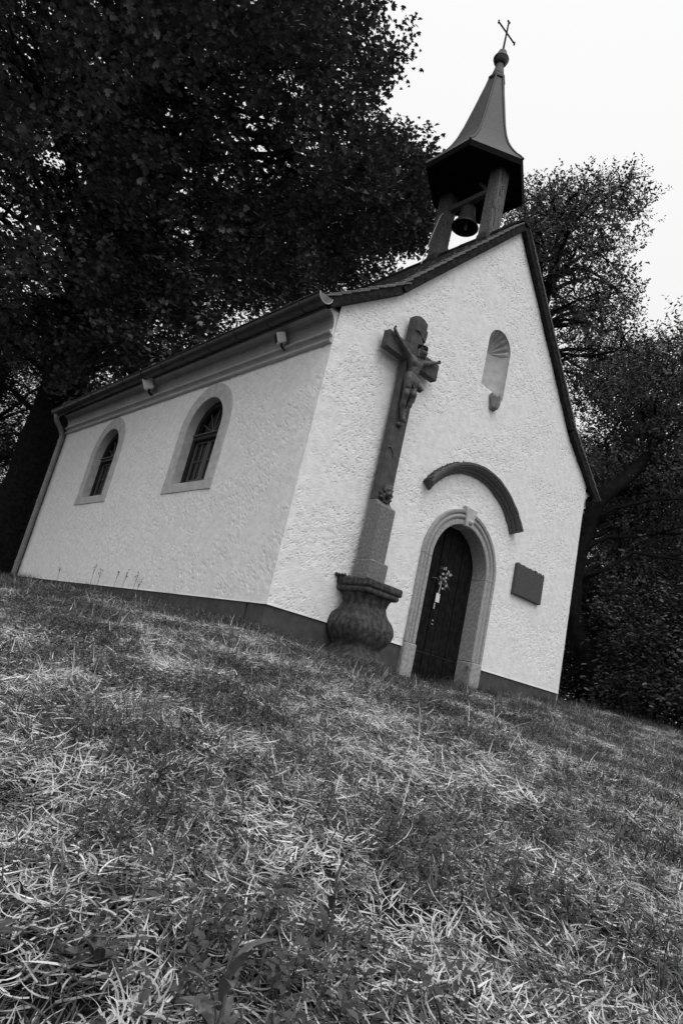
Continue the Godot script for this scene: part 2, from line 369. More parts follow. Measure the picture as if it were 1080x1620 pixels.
const FAR_RIGHT := [[18.37,3.13,-1.68,0.95],[16.64,8.22,-6.17,1.10],[16.22,1.92,-3.33,0.90],[16.98,4.20,-5.45,1.26],[16.55,7.93,-4.17,1.01],[17.14,4.14,-1.78,1.13],[14.96,7.72,-5.44,1.07],[18.00,5.51,-3.26,1.06],[15.73,8.87,-1.77,1.09],[15.83,3.01,-1.12,1.01],[17.17,8.88,-1.52,0.91],[14.74,0.91,-4.97,1.40],[14.17,4.94,-0.76,1.01],[17.48,4.45,-3.08,1.11],[14.32,2.51,-1.62,1.36],[15.49,6.90,-4.09,0.92],[12.83,5.40,-2.82,1.16],[14.95,1.25,-3.70,1.08],[18.18,6.35,-1.83,1.13],[12.60,3.75,-4.30,1.13],[19.21,1.54,-5.00,0.99],[18.17,0.22,-2.66,1.04],[16.69,0.22,-4.40,1.37],[13.22,6.11,-3.73,1.26],[14.62,6.65,-4.63,1.35],[18.37,3.67,-6.01,1.20],[14.94,3.42,-3.85,1.45],[14.88,0.81,-0.18,1.08],[17.71,0.47,-6.89,1.07],[15.70,7.19,-1.54,1.06],[15.70,3.06,-2.66,1.06],[19.02,3.86,-4.01,1.16],[13.95,0.65,-3.10,1.14],[16.88,6.47,-3.11,0.94],[14.57,-0.59,-3.32,0.92],[17.83,0.93,-1.81,1.20],[19.70,0.80,-3.08,1.43],[15.78,1.64,-1.29,1.22],[16.43,6.11,-5.68,1.05],[17.49,7.47,-2.43,1.00],[13.42,1.05,-4.48,1.06],[16.75,6.01,-1.10,1.39],[16.73,5.39,-7.14,1.06],[16.42,3.37,-3.73,1.09],[19.69,2.86,-2.44,1.24],[14.29,1.90,-3.34,1.04],[19.44,2.63,-3.59,0.92],[15.41,5.17,-2.17,1.39],[15.93,1.12,-2.82,1.05],[17.84,2.09,-4.39,0.95],[13.70,2.98,-3.77,0.93],[15.47,8.26,-0.80,1.23],[17.93,5.93,-5.31,0.99],[16.32,5.70,-2.87,1.08],[13.96,3.24,-5.03,0.99],[13.05,7.10,-4.70,1.27],[16.03,1.52,-4.67,1.11],[15.39,0.48,-2.12,0.92],[13.45,8.00,-2.55,1.00],[16.68,0.35,-0.51,1.41]]

# ---------------------------------------------------------------- ground
const CAM := Vector3(-3.593, -0.546, 5.022)

func sstep(a: float, b: float, x: float) -> float:
	var t := clampf((x - a) / (b - a), 0.0, 1.0)
	return t * t * (3.0 - 2.0 * t)

func ground_y(x: float, z: float) -> float:
	# a low mound: highest at the chapel's foot, falling away to the left and front
	var h := -0.225 + 0.02 * clampf(-z, 0.0, 8.0) + 0.004 * clampf(x, 0.0, 6.0) + 0.055 * clampf(x - 4.8, 0.0, 4.0)
	var q := sqrt(pow(maxf(-x, 0.0), 2.0) + pow(maxf(z, 0.0), 2.0))
	h -= 0.162 * (sqrt(q * q + 0.04) - 0.2) if q < 7.5 else 0.162 * 7.3 + 0.06 * (q - 7.5)
	h -= 0.155 * exp(-((x - 1.7) * (x - 1.7) / 2.6 + (z - 0.3) * (z - 0.3) / 1.3))
	h += 0.02 * nz.get_noise_2d(x * 1.1, z * 1.1) + 0.012 * nz.get_noise_2d(x * 4.0 + 50.0, z * 4.0)
	# the rise falls away behind the trees
	h -= sstep(8.5, 17.0, x) * 0.9 + sstep(10.0, 22.0, -z) * 0.6
	return h

func axis_lines(lo: float, hi: float, step: float) -> PackedFloat32Array:
	var out := PackedFloat32Array()
	var head := []
	var d := step
	var p := lo
	while p > -260.0:
		d *= 1.25
		p -= d
		head.append(p)
	head.reverse()
	for h in head: out.append(h)
	p = lo
	while p <= hi:
		out.append(p)
		p += step
	d = step
	p = out[out.size() - 1]
	while p < 260.0:
		d *= 1.25
		p += d
		out.append(p)
	return out

func build_ground() -> void:
	var xs := axis_lines(-8.0, 11.0, 0.09)
	var zs := axis_lines(-10.0, 6.5, 0.09)
	var b := buf()
	for z in zs:
		for x in xs:
			b.v.append(Vector3(x, ground_y(x, z), z))
	var w := xs.size()
	for r in zs.size() - 1:
		for c in w - 1:
			var a := r * w + c
			b.i.append_array(PackedInt32Array([a, a + 1, a + w + 1, a, a + w + 1, a + w]))
	var o := part("ground", smooth_mesh(b), M.soil, self)
	structure(o)

# ---------------------------------------------------------------- chapel
const W := 5.4
const D := 7.64
const EAVE := Vector2(-0.15, 3.087)
const KINK := Vector2(0.73, 3.783)
const APEX := Vector2(2.7, 6.053)

func roof_line(x: float) -> float:
	var t := x if x <= 2.7 else W - x
	if t < KINK.x:
		return EAVE.y + (t - EAVE.x) / (KINK.x - EAVE.x) * (KINK.y - EAVE.y)
	return KINK.y + (t - KINK.x) / (APEX.x - KINK.x) * (APEX.y - KINK.y)

func relief(a: float, y: float, salt: float) -> float:
	# worm-like scratches in roughcast render
	var n := absf(nz.get_noise_2d(a * 20.0 + salt, y * 25.0))
	var mask := sstep(-0.12, 0.25, nz.get_noise_2d(a * 13.0 + 300.0 + salt, y * 15.0))
	var h := -0.014 * (1.0 - sstep(0.01, 0.13, n)) * mask
	h += 0.0028 * nz.get_noise_2d(a * 46.0 + 80.0, y * 46.0 + salt)
	h += 0.0022 * nz.get_noise_2d(a * 11.0 + salt, y * 11.0 + 40.0)
	h += 0.006 * nz.get_noise_2d(a * 1.3 + salt, y * 1.3)
	# areas that were trowelled smoother or patched
	h *= lerpf(0.35, 1.0, sstep(-0.45, 0.05, nz.get_noise_2d(a * 1.1 + salt + 7.0, y * 1.4) + 0.5 * nz.get_noise_2d(a * 3.0 + salt, y * 3.0)))
	return h * clampf(a / 0.02, 0.0, 1.0)

# signed distance to an arched opening and nearest point of its outline
func arch_d(p: Vector2, o: Array) -> float:
	if p.y > o[1]:
		return p.distance_to(Vector2(o[0], o[1])) - o[2]
	return maxf(absf(p.x - o[0]) - o[2], o[3] - p.y)

func arch_snap(p: Vector2, o: Array) -> Vector2:
	var c := Vector2(o[0], o[1])
	if p.y > o[1]:
		return c + (p - c).normalized() * o[2]
	if absf(p.x - o[0]) - o[2] > o[3] - p.y:
		return Vector2(o[0] + signf(p.x - o[0]) * o[2], p.y)
	return Vector2(p.x, o[3])

# roughcast sheet over (a, y); place(a, y, h) gives the point
func plaster(a0: float, a1: float, y0: float, top: Callable, step: float, holes: Array, salt: float, place: Callable) -> ArrayMesh:
	var nx := int(round((a1 - a0) / step))
	var b := buf()
	var rows := int(ceil(6.3 / step))
	var index := {}
	var cols := nx + 1
	var tops := PackedFloat32Array()
	for k in cols: tops.append(top.call(a0 + (a1 - a0) * k / nx))
	for r in rows:
		var y := y0 + r * step
		for k in cols:
			if y > tops[k] + step * 1.01: continue
			var p := Vector2(a0 + (a1 - a0) * k / nx, minf(y, tops[k]))
			var fade := 1.0
			var drop := false
			for o in holes:
				var d := arch_d(p, o)
				if d < -1.5 * step:
					drop = true
					break
				if absf(d) < step * 0.6:
					p = arch_snap(p, o)
				fade = minf(fade, clampf(d / 0.02, 0.0, 1.0))
			if drop: continue
			var h := relief(p.x, p.y, salt) * fade
			if p.y < 0.01: h = 0.004
			index[r * cols + k] = b.v.size()
			b.v.append(place.call(p.x, p.y, h))
			b.c.append(Color(p.x, p.y, 0))
	for r in rows - 1:
		for k in nx:
			var i0 := r * cols + k
			if not (index.has(i0) and index.has(i0 + 1) and index.has(i0 + cols) and index.has(i0 + cols + 1)): continue
			var a: int = index[i0]
			var a2: int = index[i0 + 1]
			var a3: int = index[i0 + cols + 1]
			var a4: int = index[i0 + cols]
			var mid := Vector2((b.c[a].r + b.c[a3].r) * 0.5, (b.c[a].g + b.c[a3].g) * 0.5)
			var inside := false
			for o in holes:
				if arch_d(mid, o) < 0.0: inside = true
			if inside: continue
			b.i.append_array(PackedInt32Array([a, a4, a3, a, a3, a2]))
	b.c = PackedColorArray()
	return smooth_mesh(b)

const NICHE := [2.7, 4.18, 0.25, 3.53]
const DOOR_HOLE := [2.68, 1.10, 0.66, -1.0]
const WIN_Z := [-2.26, -5.32]

func corner_out(y: float) -> Vector2:
	return Vector2(relief(0.0, y, 500.0) * 0.8, relief(0.0, y, 0.0) * 0.8)

func build_walls(ch: Node3D) -> void:
	var place_f := func(a: float, y: float, h: float) -> Vector3:
		return Vector3(a, y, h)
	var f := part("facade_wall", plaster(0.0, W, 0.0, roof_line, 0.009, [NICHE, DOOR_HOLE], 0.0, place_f), M.render, ch)
	f.set_meta("label", "white roughcast gable front")
	# side wall, a runs backwards from the corner
	var place_s := func(a: float, y: float, h: float) -> Vector3:
		return Vector3(-h, y, -a)
	var holes := []
	for z in WIN_Z: holes.append([-z, 2.13, 0.6, 1.29])
	part("side_wall", plaster(0.0, D, 0.0, func(_a: float) -> float: return 3.05, 0.0135, holes, 500.0, place_s), M.render, ch)
	# far side and back, plain
	var b := buf()
	quad(b, Vector3(W, -0.6, 0), Vector3(W, 3.05, 0), Vector3(W, 3.05, -D), Vector3(W, -0.6, -D))
	part("side_wall", flat_mesh(b), M.render, ch)
	b = buf()
	var poly := PackedVector2Array([Vector2(0, -0.6), Vector2(W, -0.6), Vector2(W, roof_line(W)), Vector2(W - KINK.x, KINK.y), APEX, KINK, Vector2(0, roof_line(0))])
	extrude(b, poly, -D + 0.3, -D, 0.0)
	part("back_wall", flat_mesh(b), M.render, ch)
	# inner faces of the two walls in view, so that the room is closed
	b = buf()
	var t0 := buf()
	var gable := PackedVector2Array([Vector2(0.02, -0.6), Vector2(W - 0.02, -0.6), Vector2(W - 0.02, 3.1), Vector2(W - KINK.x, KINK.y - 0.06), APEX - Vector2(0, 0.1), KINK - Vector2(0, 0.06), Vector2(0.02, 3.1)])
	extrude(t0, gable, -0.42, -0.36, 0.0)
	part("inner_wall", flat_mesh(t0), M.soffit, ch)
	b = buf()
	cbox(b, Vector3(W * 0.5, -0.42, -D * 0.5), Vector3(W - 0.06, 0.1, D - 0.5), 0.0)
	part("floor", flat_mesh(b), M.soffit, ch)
	# plinth, a little behind the render
	var px := 0.012
	for seg in [[px, 1.945], [3.415, W - px]]:
		b = buf()
		cbox(b, Vector3((seg[0] + seg[1]) * 0.5, -0.42, -0.15 - px), Vector3(seg[1] - seg[0], 0.84, 0.3), 0.004)
		var p := part("plinth", flat_mesh(b), M.plinth, ch)
		p.set_meta("label", "dark painted base course under the white wall")
	b = buf()
	cbox(b, Vector3(0.15 + px, -0.42, -D * 0.5 - 0.17), Vector3(0.3, 0.84, D - 0.33), 0.004)
	part("plinth", flat_mesh(b), M.plinth, ch)
	b = buf()
	# shadow gap lip under the render
	quad(b, Vector3(0, 0, 0.004), Vector3(W, 0, 0.004), Vector3(W, 0, -0.03), Vector3(0, 0, -0.03))
	quad(b, Vector3(-0.004, 0, 0), Vector3(-0.004, 0, -D), Vector3(0.03, 0, -D), Vector3(0.03, 0, 0))
	part("render_lip", flat_mesh(b), M.render, ch)

func build_niche(ch: Node3D) -> void:
	var n := group_part("niche", ch)
	var cx: float = NICHE[0]
	var ysp: float = NICHE[1]
	var r: float = NICHE[2]
	var yb: float = NICHE[3]
	var dep := 0.19
	var b := buf()
	var na := 28
	var rows := 14
	for j in rows + 1:
		for k in na + 1:
			var a := PI * k / na
			b.v.append(Vector3(cx + r * cos(a), yb + (ysp - yb) * j / rows, -dep * sin(a)))
	for j in rows:
		for k in na:
			var a0 := j * (na + 1) + k
			b.i.append_array(PackedInt32Array([a0, a0 + 1, a0 + na + 2, a0, a0 + na + 2, a0 + na + 1]))
	part("back", smooth_mesh(b), M.surround, n)
	b = buf()
	var nb := 18
	var nr := 192
	for j in nb + 1:
		var be := PI * 0.5 * j / nb
		for k in nr + 1:
			var a := PI * k / nr
			var rib := 0.17 * absf(sin(a * 8.0)) * sstep(0.05, 0.35, be) * pow(cos(be), 0.25) - 0.05
			if j == 0: rib = 0.0
			var rr := r * cos(be) * (1.0 - rib)
			b.v.append(Vector3(cx + rr * cos(a), ysp + rr * sin(a) - (0.02 if j > 0 else 0.0) * sin(be), -dep * sin(be) * (1.0 - rib * 0.8)))
	for j in nb:
		for k in nr:
			var a0 := j * (nr + 1) + k
			b.i.append_array(PackedInt32Array([a0, a0 + 1, a0 + nr + 2, a0, a0 + nr + 2, a0 + nr + 1]))
	part("scallop_shell", smooth_mesh(b), M.surround, n)
	b = buf()
	var poly := PackedVector2Array([Vector2(cx - r, 0.0)])
	for k in na + 1: poly.append(Vector2(cx + r * cos(PI - PI * k / na), dep * sin(PI * k / na)))
	extrude(b, poly, yb - 0.03, yb + 0.001, 0.0, Transform3D(Basis(Vector3.RIGHT, Vector3(0, 0, -1), Vector3.UP), Vector3.ZERO), false)
	part("floor", flat_mesh(b), M.surround, n)
	# broken bracket stone below
	b = buf()
	var prof := [[0.001, -0.11], [0.04, -0.10], [0.06, -0.07], [0.075, -0.02], [0.088, 0.04], [0.092, 0.08], [0.078, 0.10], [0.001, 0.105]]
	lathe(b, Vector3(2.74, 3.39, 0.01), prof, 26, 3.0, 0.95)
	for k in b.v.size():
		var q: Vector3 = b.v[k]
		var d := 0.03 * nz.get_noise_3d(q.x * 22.0, q.y * 22.0, q.z * 22.0)
		b.v[k] = q + (q - Vector3(2.74, 3.4, 0)).normalized() * d
	var o := part("bracket", smooth_mesh(b), M.bracket_stone, ch)
	o.set_meta("label", "broken weathered bracket stone under the niche")

func arch_path(cx: float, ysp: float, r: float, yb: float, arc0: float, arc1: float, n: int) -> Array:
	var p := PackedVector2Array()
	var q := PackedVector2Array()
	for k in n + 1:
		var a := lerpf(arc0, arc1, float(k) / n)
		p.append(Vector2(cx, ysp) + Vector2(cos(a), sin(a)) * r)
		q.append(Vector2(cos(a), sin(a)))
	return [p, q]

func build_door(ch: Node3D) -> void:
	var cx := 2.675
	var ysp := 1.10
	var rin := 0.545
	var s := group_part("door_surround", ch)
	# profile: out from the opening edge, proud of the wall
	var prof := [[0.0, -0.24], [0.0, 0.016], [0.008, 0.024], [0.058, 0.024], [0.062, 0.006], [0.072, 0.004], [0.080, 0.018], [0.092, 0.030], [0.106, 0.034], [0.120, 0.030], [0.128, 0.016], [0.136, 0.010], [0.146, 0.016], [0.152, 0.034], [0.176, 0.040], [0.188, 0.038], [0.192, 0.03], [0.192, -0.03]]
	for e in [[PI, PI * 0.5 + 0.14], [0.0, PI * 0.5 - 0.14]]:
		var ap := arch_path(cx, ysp + 0.002, rin, 0.0, e[0], e[1], 26)
		var b := buf()
		sweep(b, prof, ap[0], ap[1])
		part("arch_stone", flat_mesh(b), M.door_stone, s)
		b = buf()
		var sx := -1.0 if e[0] > 1.0 else 1.0
		var pp := PackedVector2Array([Vector2(cx + sx * rin, 0.062), Vector2(cx + sx * rin, ysp - 0.003)])
		sweep(b, prof, pp, PackedVector2Array([Vector2(sx, 0), Vector2(sx, 0)]))
		part("jamb", flat_mesh(b), M.door_stone, s)
		b = buf()
		cbox(b, Vector3(cx + sx * (rin + 0.093), -0.27, -0.1), Vector3(0.202, 0.65, 0.29), 0.012)
		part("base_block", flat_mesh(b), M.door_stone, s)
	var k := group_part("keystone", s)
	var b2 := buf()
	var poly := PackedVector2Array([Vector2(cx - 0.07, ysp + rin - 0.015), Vector2(cx + 0.07, ysp + rin - 0.015), Vector2(cx + 0.09, ysp + rin + 0.12), Vector2(cx + 0.125, ysp + rin + 0.235), Vector2(cx - 0.125, ysp + rin + 0.235), Vector2(cx - 0.09, ysp + rin + 0.12)])
	extrude(b2, poly, -0.2, 0.052, 0.012)
	part("block", flat_mesh(b2), M.surround, k)
	b2 = buf()
	var sp := []
	for j in 9:
		var a := PI * j / 8.0
		sp.append([maxf(0.001, 0.034 * sin(a)), -0.034 * cos(a)])
	lathe(b2, Vector3(cx, ysp + rin + 0.05, 0.06), sp, 18)
	part("boss", smooth_mesh(b2), M.surround, k)
	# the leaf: vertical planks
	var d := group_part("door", ch)
	var z := -0.19
	var r2 := rin + 0.004
	var n := 8
	var pw := 2.0 * r2 / n
	for j in n:
		var x0 := cx - r2 + j * pw + 0.005
		var x1 := cx - r2 + (j + 1) * pw - 0.005
		var pl := PackedVector2Array([Vector2(x0, -0.36), Vector2(x1, -0.36)])
		for q in 7:
			var x := lerpf(x1, x0, q / 6.0)
			pl.append(Vector2(x, ysp + sqrt(maxf(0.0, r2 * r2 - (x - cx) * (x - cx)))))
		var bb := buf()
		extrude(bb, pl, z - 0.03, z + 0.004 * sin(j * 2.3), 0.006)
		part("plank", flat_mesh(bb), M.door, d)
	b2 = buf()
	var back := PackedVector2Array([Vector2(cx - r2, -0.4), Vector2(cx + r2, -0.4)])
	for q in 25:
		var a := PI * q / 24.0
		back.append(Vector2(cx + r2 * cos(a), ysp + r2 * sin(a)))
	extrude(b2, back, z - 0.06, z - 0.024, 0.0)
	part("backing", flat_mesh(b2), M.soffit, d)
	b2 = buf()
	cbox(b2, Vector3(cx, -0.335, z + 0.012), Vector3(2 * r2 - 0.01, 0.10, 0.03), 0.006)
	part("weather_board", flat_mesh(b2), M.door, d)
	var hs := group_part("handle", d)
	for q in [[0.42, 0.012], [0.375, 0.012]]:
		b2 = buf()
		lathe(b2, Vector3(cx - 0.09, q[0], z + 0.012), [[0.001, -0.008], [q[1], -0.006], [q[1], 0.006], [0.001, 0.008]], 10)
		part("keyhole_stud", smooth_mesh(b2), M.lamp, hs)
	# hood moulding over the door
	var hc := Vector2(2.73, 1.257)
	var a0 := PI - 0.575
	var a1 := 0.595
	var hp := arch_path(hc.x, hc.y, 1.045, 0.0, a0, a1, 40)
	var hprof := [[0.0, -0.02], [0.0, 0.03], [0.010, 0.038], [0.022, 0.038], [0.026, 0.062], [0.040, 0.074], [0.056, 0.076], [0.060, 0.10], [0.078, 0.122], [0.094, 0.126], [0.10, 0.14], [0.128, 0.142], [0.133, 0.13], [0.131, -0.02]]
	b2 = buf()
	sweep(b2, hprof, hp[0], hp[1])
	for q in b2.v.size():
		var v: Vector3 = b2.v[q]
		var dd := 0.006 * nz.get_noise_3d(v.x * 6, v.y * 6, v.z * 6)
		b2.v[q] = v + Vector3(dd, dd, dd)
	var h := part("hood_moulding", flat_mesh(b2), M.hood_stone, ch)
	h.set_meta("label", "weathered arched stone hood above the doorway")
	# moss cushions along its top
	b2 = buf()
	for q in 190:
		var t := rng.randf()
		t = pow(t, 1.6)
		var a := lerpf(a0, a1 + 0.35, t)
		var c2 := hc + Vector2(cos(a), sin(a)) * (1.045 + 0.131)
		clump_blob(b2, Vector3(c2.x, c2.y, rng.randf_range(0.005, 0.12)), rng.randf_range(0.008, 0.02))
	var mo := part("moss", flat_mesh(b2), M.moss, h)
	mo.set_meta("kind", "stuff")

func clump_blob(b: Dictionary, c: Vector3, r: float) -> void:
	var base: int = b.v.size()
	var dirs := [Vector3.UP, Vector3.DOWN, Vector3.LEFT, Vector3.RIGHT, Vector3.FORWARD, Vector3.BACK]
	for d in dirs: b.v.append(c + d * r * rng.randf_range(0.6, 1.3))
	for f in [[0, 3, 4], [0, 4, 2], [0, 2, 5], [0, 5, 3], [1, 4, 3], [1, 2, 4], [1, 5, 2], [1, 3, 5]]:
		b.i.append_array(PackedInt32Array([base + f[0], base + f[1], base + f[2]]))

func build_window(ch: Node3D, zc: float) -> void:
	# built in (u, y, out) and turned to face -x; u runs along -z
	var w := group_part("window", ch)
	w.transform = Transform3D(Basis(Vector3(0, 0, 1), Vector3.UP, Vector3(-1, 0, 0)), Vector3(0, 0, zc))
	var ysp := 2.13
	var ro := 0.615
	var ri := 0.42
	var prof := [[0.0, -0.20], [0.0, 0.006], [0.008, 0.012], [0.185, 0.012], [0.195, 0.006], [0.195, -0.03]]
	var b := buf()
	var ap := arch_path(0, ysp + 0.002, ri, 0, 0.0, PI, 40)
	sweep(b, prof, ap[0], ap[1])
	part("surround_arch", flat_mesh(b), M.surround, w)
	for sx in [-1.0, 1.0]:
		b = buf()
		sweep(b, prof, PackedVector2Array([Vector2(sx * ri, 1.388), Vector2(sx * ri, ysp - 0.002)]), PackedVector2Array([Vector2(sx, 0), Vector2(sx, 0)]))
		part("surround_jamb", flat_mesh(b), M.surround, w)
	b = buf()
	cbox(b, Vector3(0, 1.325, -0.09), Vector3(2 * ro, 0.122, 0.21), 0.006)
	part("sill", flat_mesh(b), M.surround, w)
	# dark wooden frame set back in the reveal
	var zf := -0.115
	var fo := buf()
	var fp := arch_path(0, ysp, ri - 0.075, 0, 0.0, PI, 30)
	var fprof := [[0.0, zf - 0.08], [0.0, zf], [0.09, zf], [0.09, zf - 0.08]]
	sweep(fo, fprof, fp[0], fp[1])
	for sx in [-1.0, 1.0]:
		sweep(fo, fprof, PackedVector2Array([Vector2(sx * (ri - 0.075), 1.38), Vector2(sx * (ri - 0.075), ysp)]), PackedVector2Array([Vector2(sx, 0), Vector2(sx, 0)]))
	cbox(fo, Vector3(0, 1.42, zf - 0.04), Vector3(2 * ri, 0.08, 0.078), 0.005)
	part("frame", flat_mesh(fo), M.dark_wood, w)
	b = buf()
	cbox(b, Vector3(0, 2.06, zf - 0.01), Vector3(2 * ri - 0.15, 0.075, 0.085), 0.01)
	part("transom", flat_mesh(b), M.frame, w)
	b = buf()
	cbox(b, Vector3(0, 2.085, zf + 0.04), Vector3(2 * ri - 0.15, 0.018, 0.03), 0.006)
	part("drip_rail", flat_mesh(b), M.bar, w)
	# two casements below the transom, each four panes; fan light above
	var zg := zf - 0.045
	for sx in [-1.0, 1.0]:
		b = buf()
		var cx: float = sx * 0.172
		for e in [-1.0, 1.0]:
			cbox(b, Vector3(cx + e * 0.148, 1.745, zg), Vector3(0.034, 0.565, 0.04), 0.004)
		for y in [1.475, 2.012]:
			cbox(b, Vector3(cx, y, zg), Vector3(0.258, 0.034, 0.038), 0.004)
		part("casement", flat_mesh(b), M.bar, w)
		b = buf()
		cbox(b, Vector3(cx, 1.745, zg), Vector3(0.016, 0.5, 0.026), 0.003)
		cbox(b, Vector3(cx, 1.745, zg + 0.001), Vector3(0.26, 0.016, 0.024), 0.003)
		part("glazing_bar", flat_mesh(b), M.bar, w)
		for e in [-1.0, 1.0]:
			for y in [1.615, 1.875]:
				b = buf()
				cbox(b, Vector3(cx + e * 0.069, y, zg - 0.003), Vector3(0.118, 0.24, 0.004), 0.0)
				part("pane", flat_mesh(b), M.glass, w)
	b = buf()
	for a in [0.45, 1.0, PI * 0.5, PI - 1.0, PI - 0.45]:
		var t := Vector2(cos(a), sin(a))
		cbox(b, Vector3(t.x * 0.17, ysp + t.y * 0.17, zg), Vector3(0.34, 0.014, 0.024), 0.003, Basis(Vector3(0, 0, 1), a))
	part("glazing_bar", flat_mesh(b), M.bar, w)
	b = buf()
	var pl := PackedVector2Array([Vector2(-0.34, 2.09), Vector2(0.34, 2.09)])
	for q in 21:
		pl.append(Vector2(0, ysp) + Vector2(cos(PI * q / 20.0), sin(PI * q / 20.0)) * 0.34)
	extrude(b, pl, zg - 0.004, zg, 0.0)
	part("pane", flat_mesh(b), M.glass, w)

func build_cornice(ch: Node3D) -> void:
	# section (out from wall, y)
	var sec := [[-0.03, 2.765], [0.036, 2.768], [0.046, 2.776], [0.046, 2.800], [0.038, 2.808], [0.016, 2.811], [0.014, 2.832], [0.030, 2.850], [0.056, 2.862], [0.068, 2.868], [0.070, 2.884], [0.060, 2.893], [0.040, 2.902], [0.034, 2.935], [0.040, 2.98], [0.054, 3.02], [0.078, 3.055], [0.112, 3.082], [0.15, 3.098], [0.152, 3.13], [-0.03, 3.13]]
	for side in [0, 1]:
		var b := buf()
		for k in sec.size() - 1:
			var n := 40
			for j in n:
				var z0 := -0.004 - (D - 0.004) * j / n
				var z1 := -0.004 - (D - 0.004) * (j + 1) / n
				var x0: float = -sec[k][0] if side == 0 else W + sec[k][0]
				var x1: float = -sec[k + 1][0] if side == 0 else W + sec[k + 1][0]
				quad(b, Vector3(x0, sec[k][1], z0), Vector3(x1, sec[k + 1][1], z0), Vector3(x1, sec[k + 1][1], z1), Vector3(x0, sec[k][1], z1))
		var c := part("cornice", flat_mesh(b), M.cornice, ch)
		# render drawn over the cornice end, flush with the front
		b = buf()
		var poly := PackedVector2Array()
		for s in sec:
			poly.append(Vector2(-s[0] if side == 0 else W + s[0], s[1]))
		poly.append(Vector2(0.02 if side == 0 else W - 0.02, 3.13))
		extrude(b, poly, -0.02, 0.0, 0.003)
		part("rendered_end", flat_mesh(b), M.render, c)

func slope_frame(side: int, lower: bool) -> Array:
	# start (eave or kink), direction up the slope, outward normal, length
	var a := EAVE if lower else KINK
	var e := KINK if lower else APEX
	var d := (e - a)
	var len := d.length()
	d /= len
	var n := Vector2(-d.y, d.x)
	if side == 1:
		a.x = W - a.x; d.x = -d.x; n.x = -n.x
	return [Vector3(a.x, a.y, 0), Vector3(d.x, d.y, 0), Vector3(n.x, n.y, 0), len]

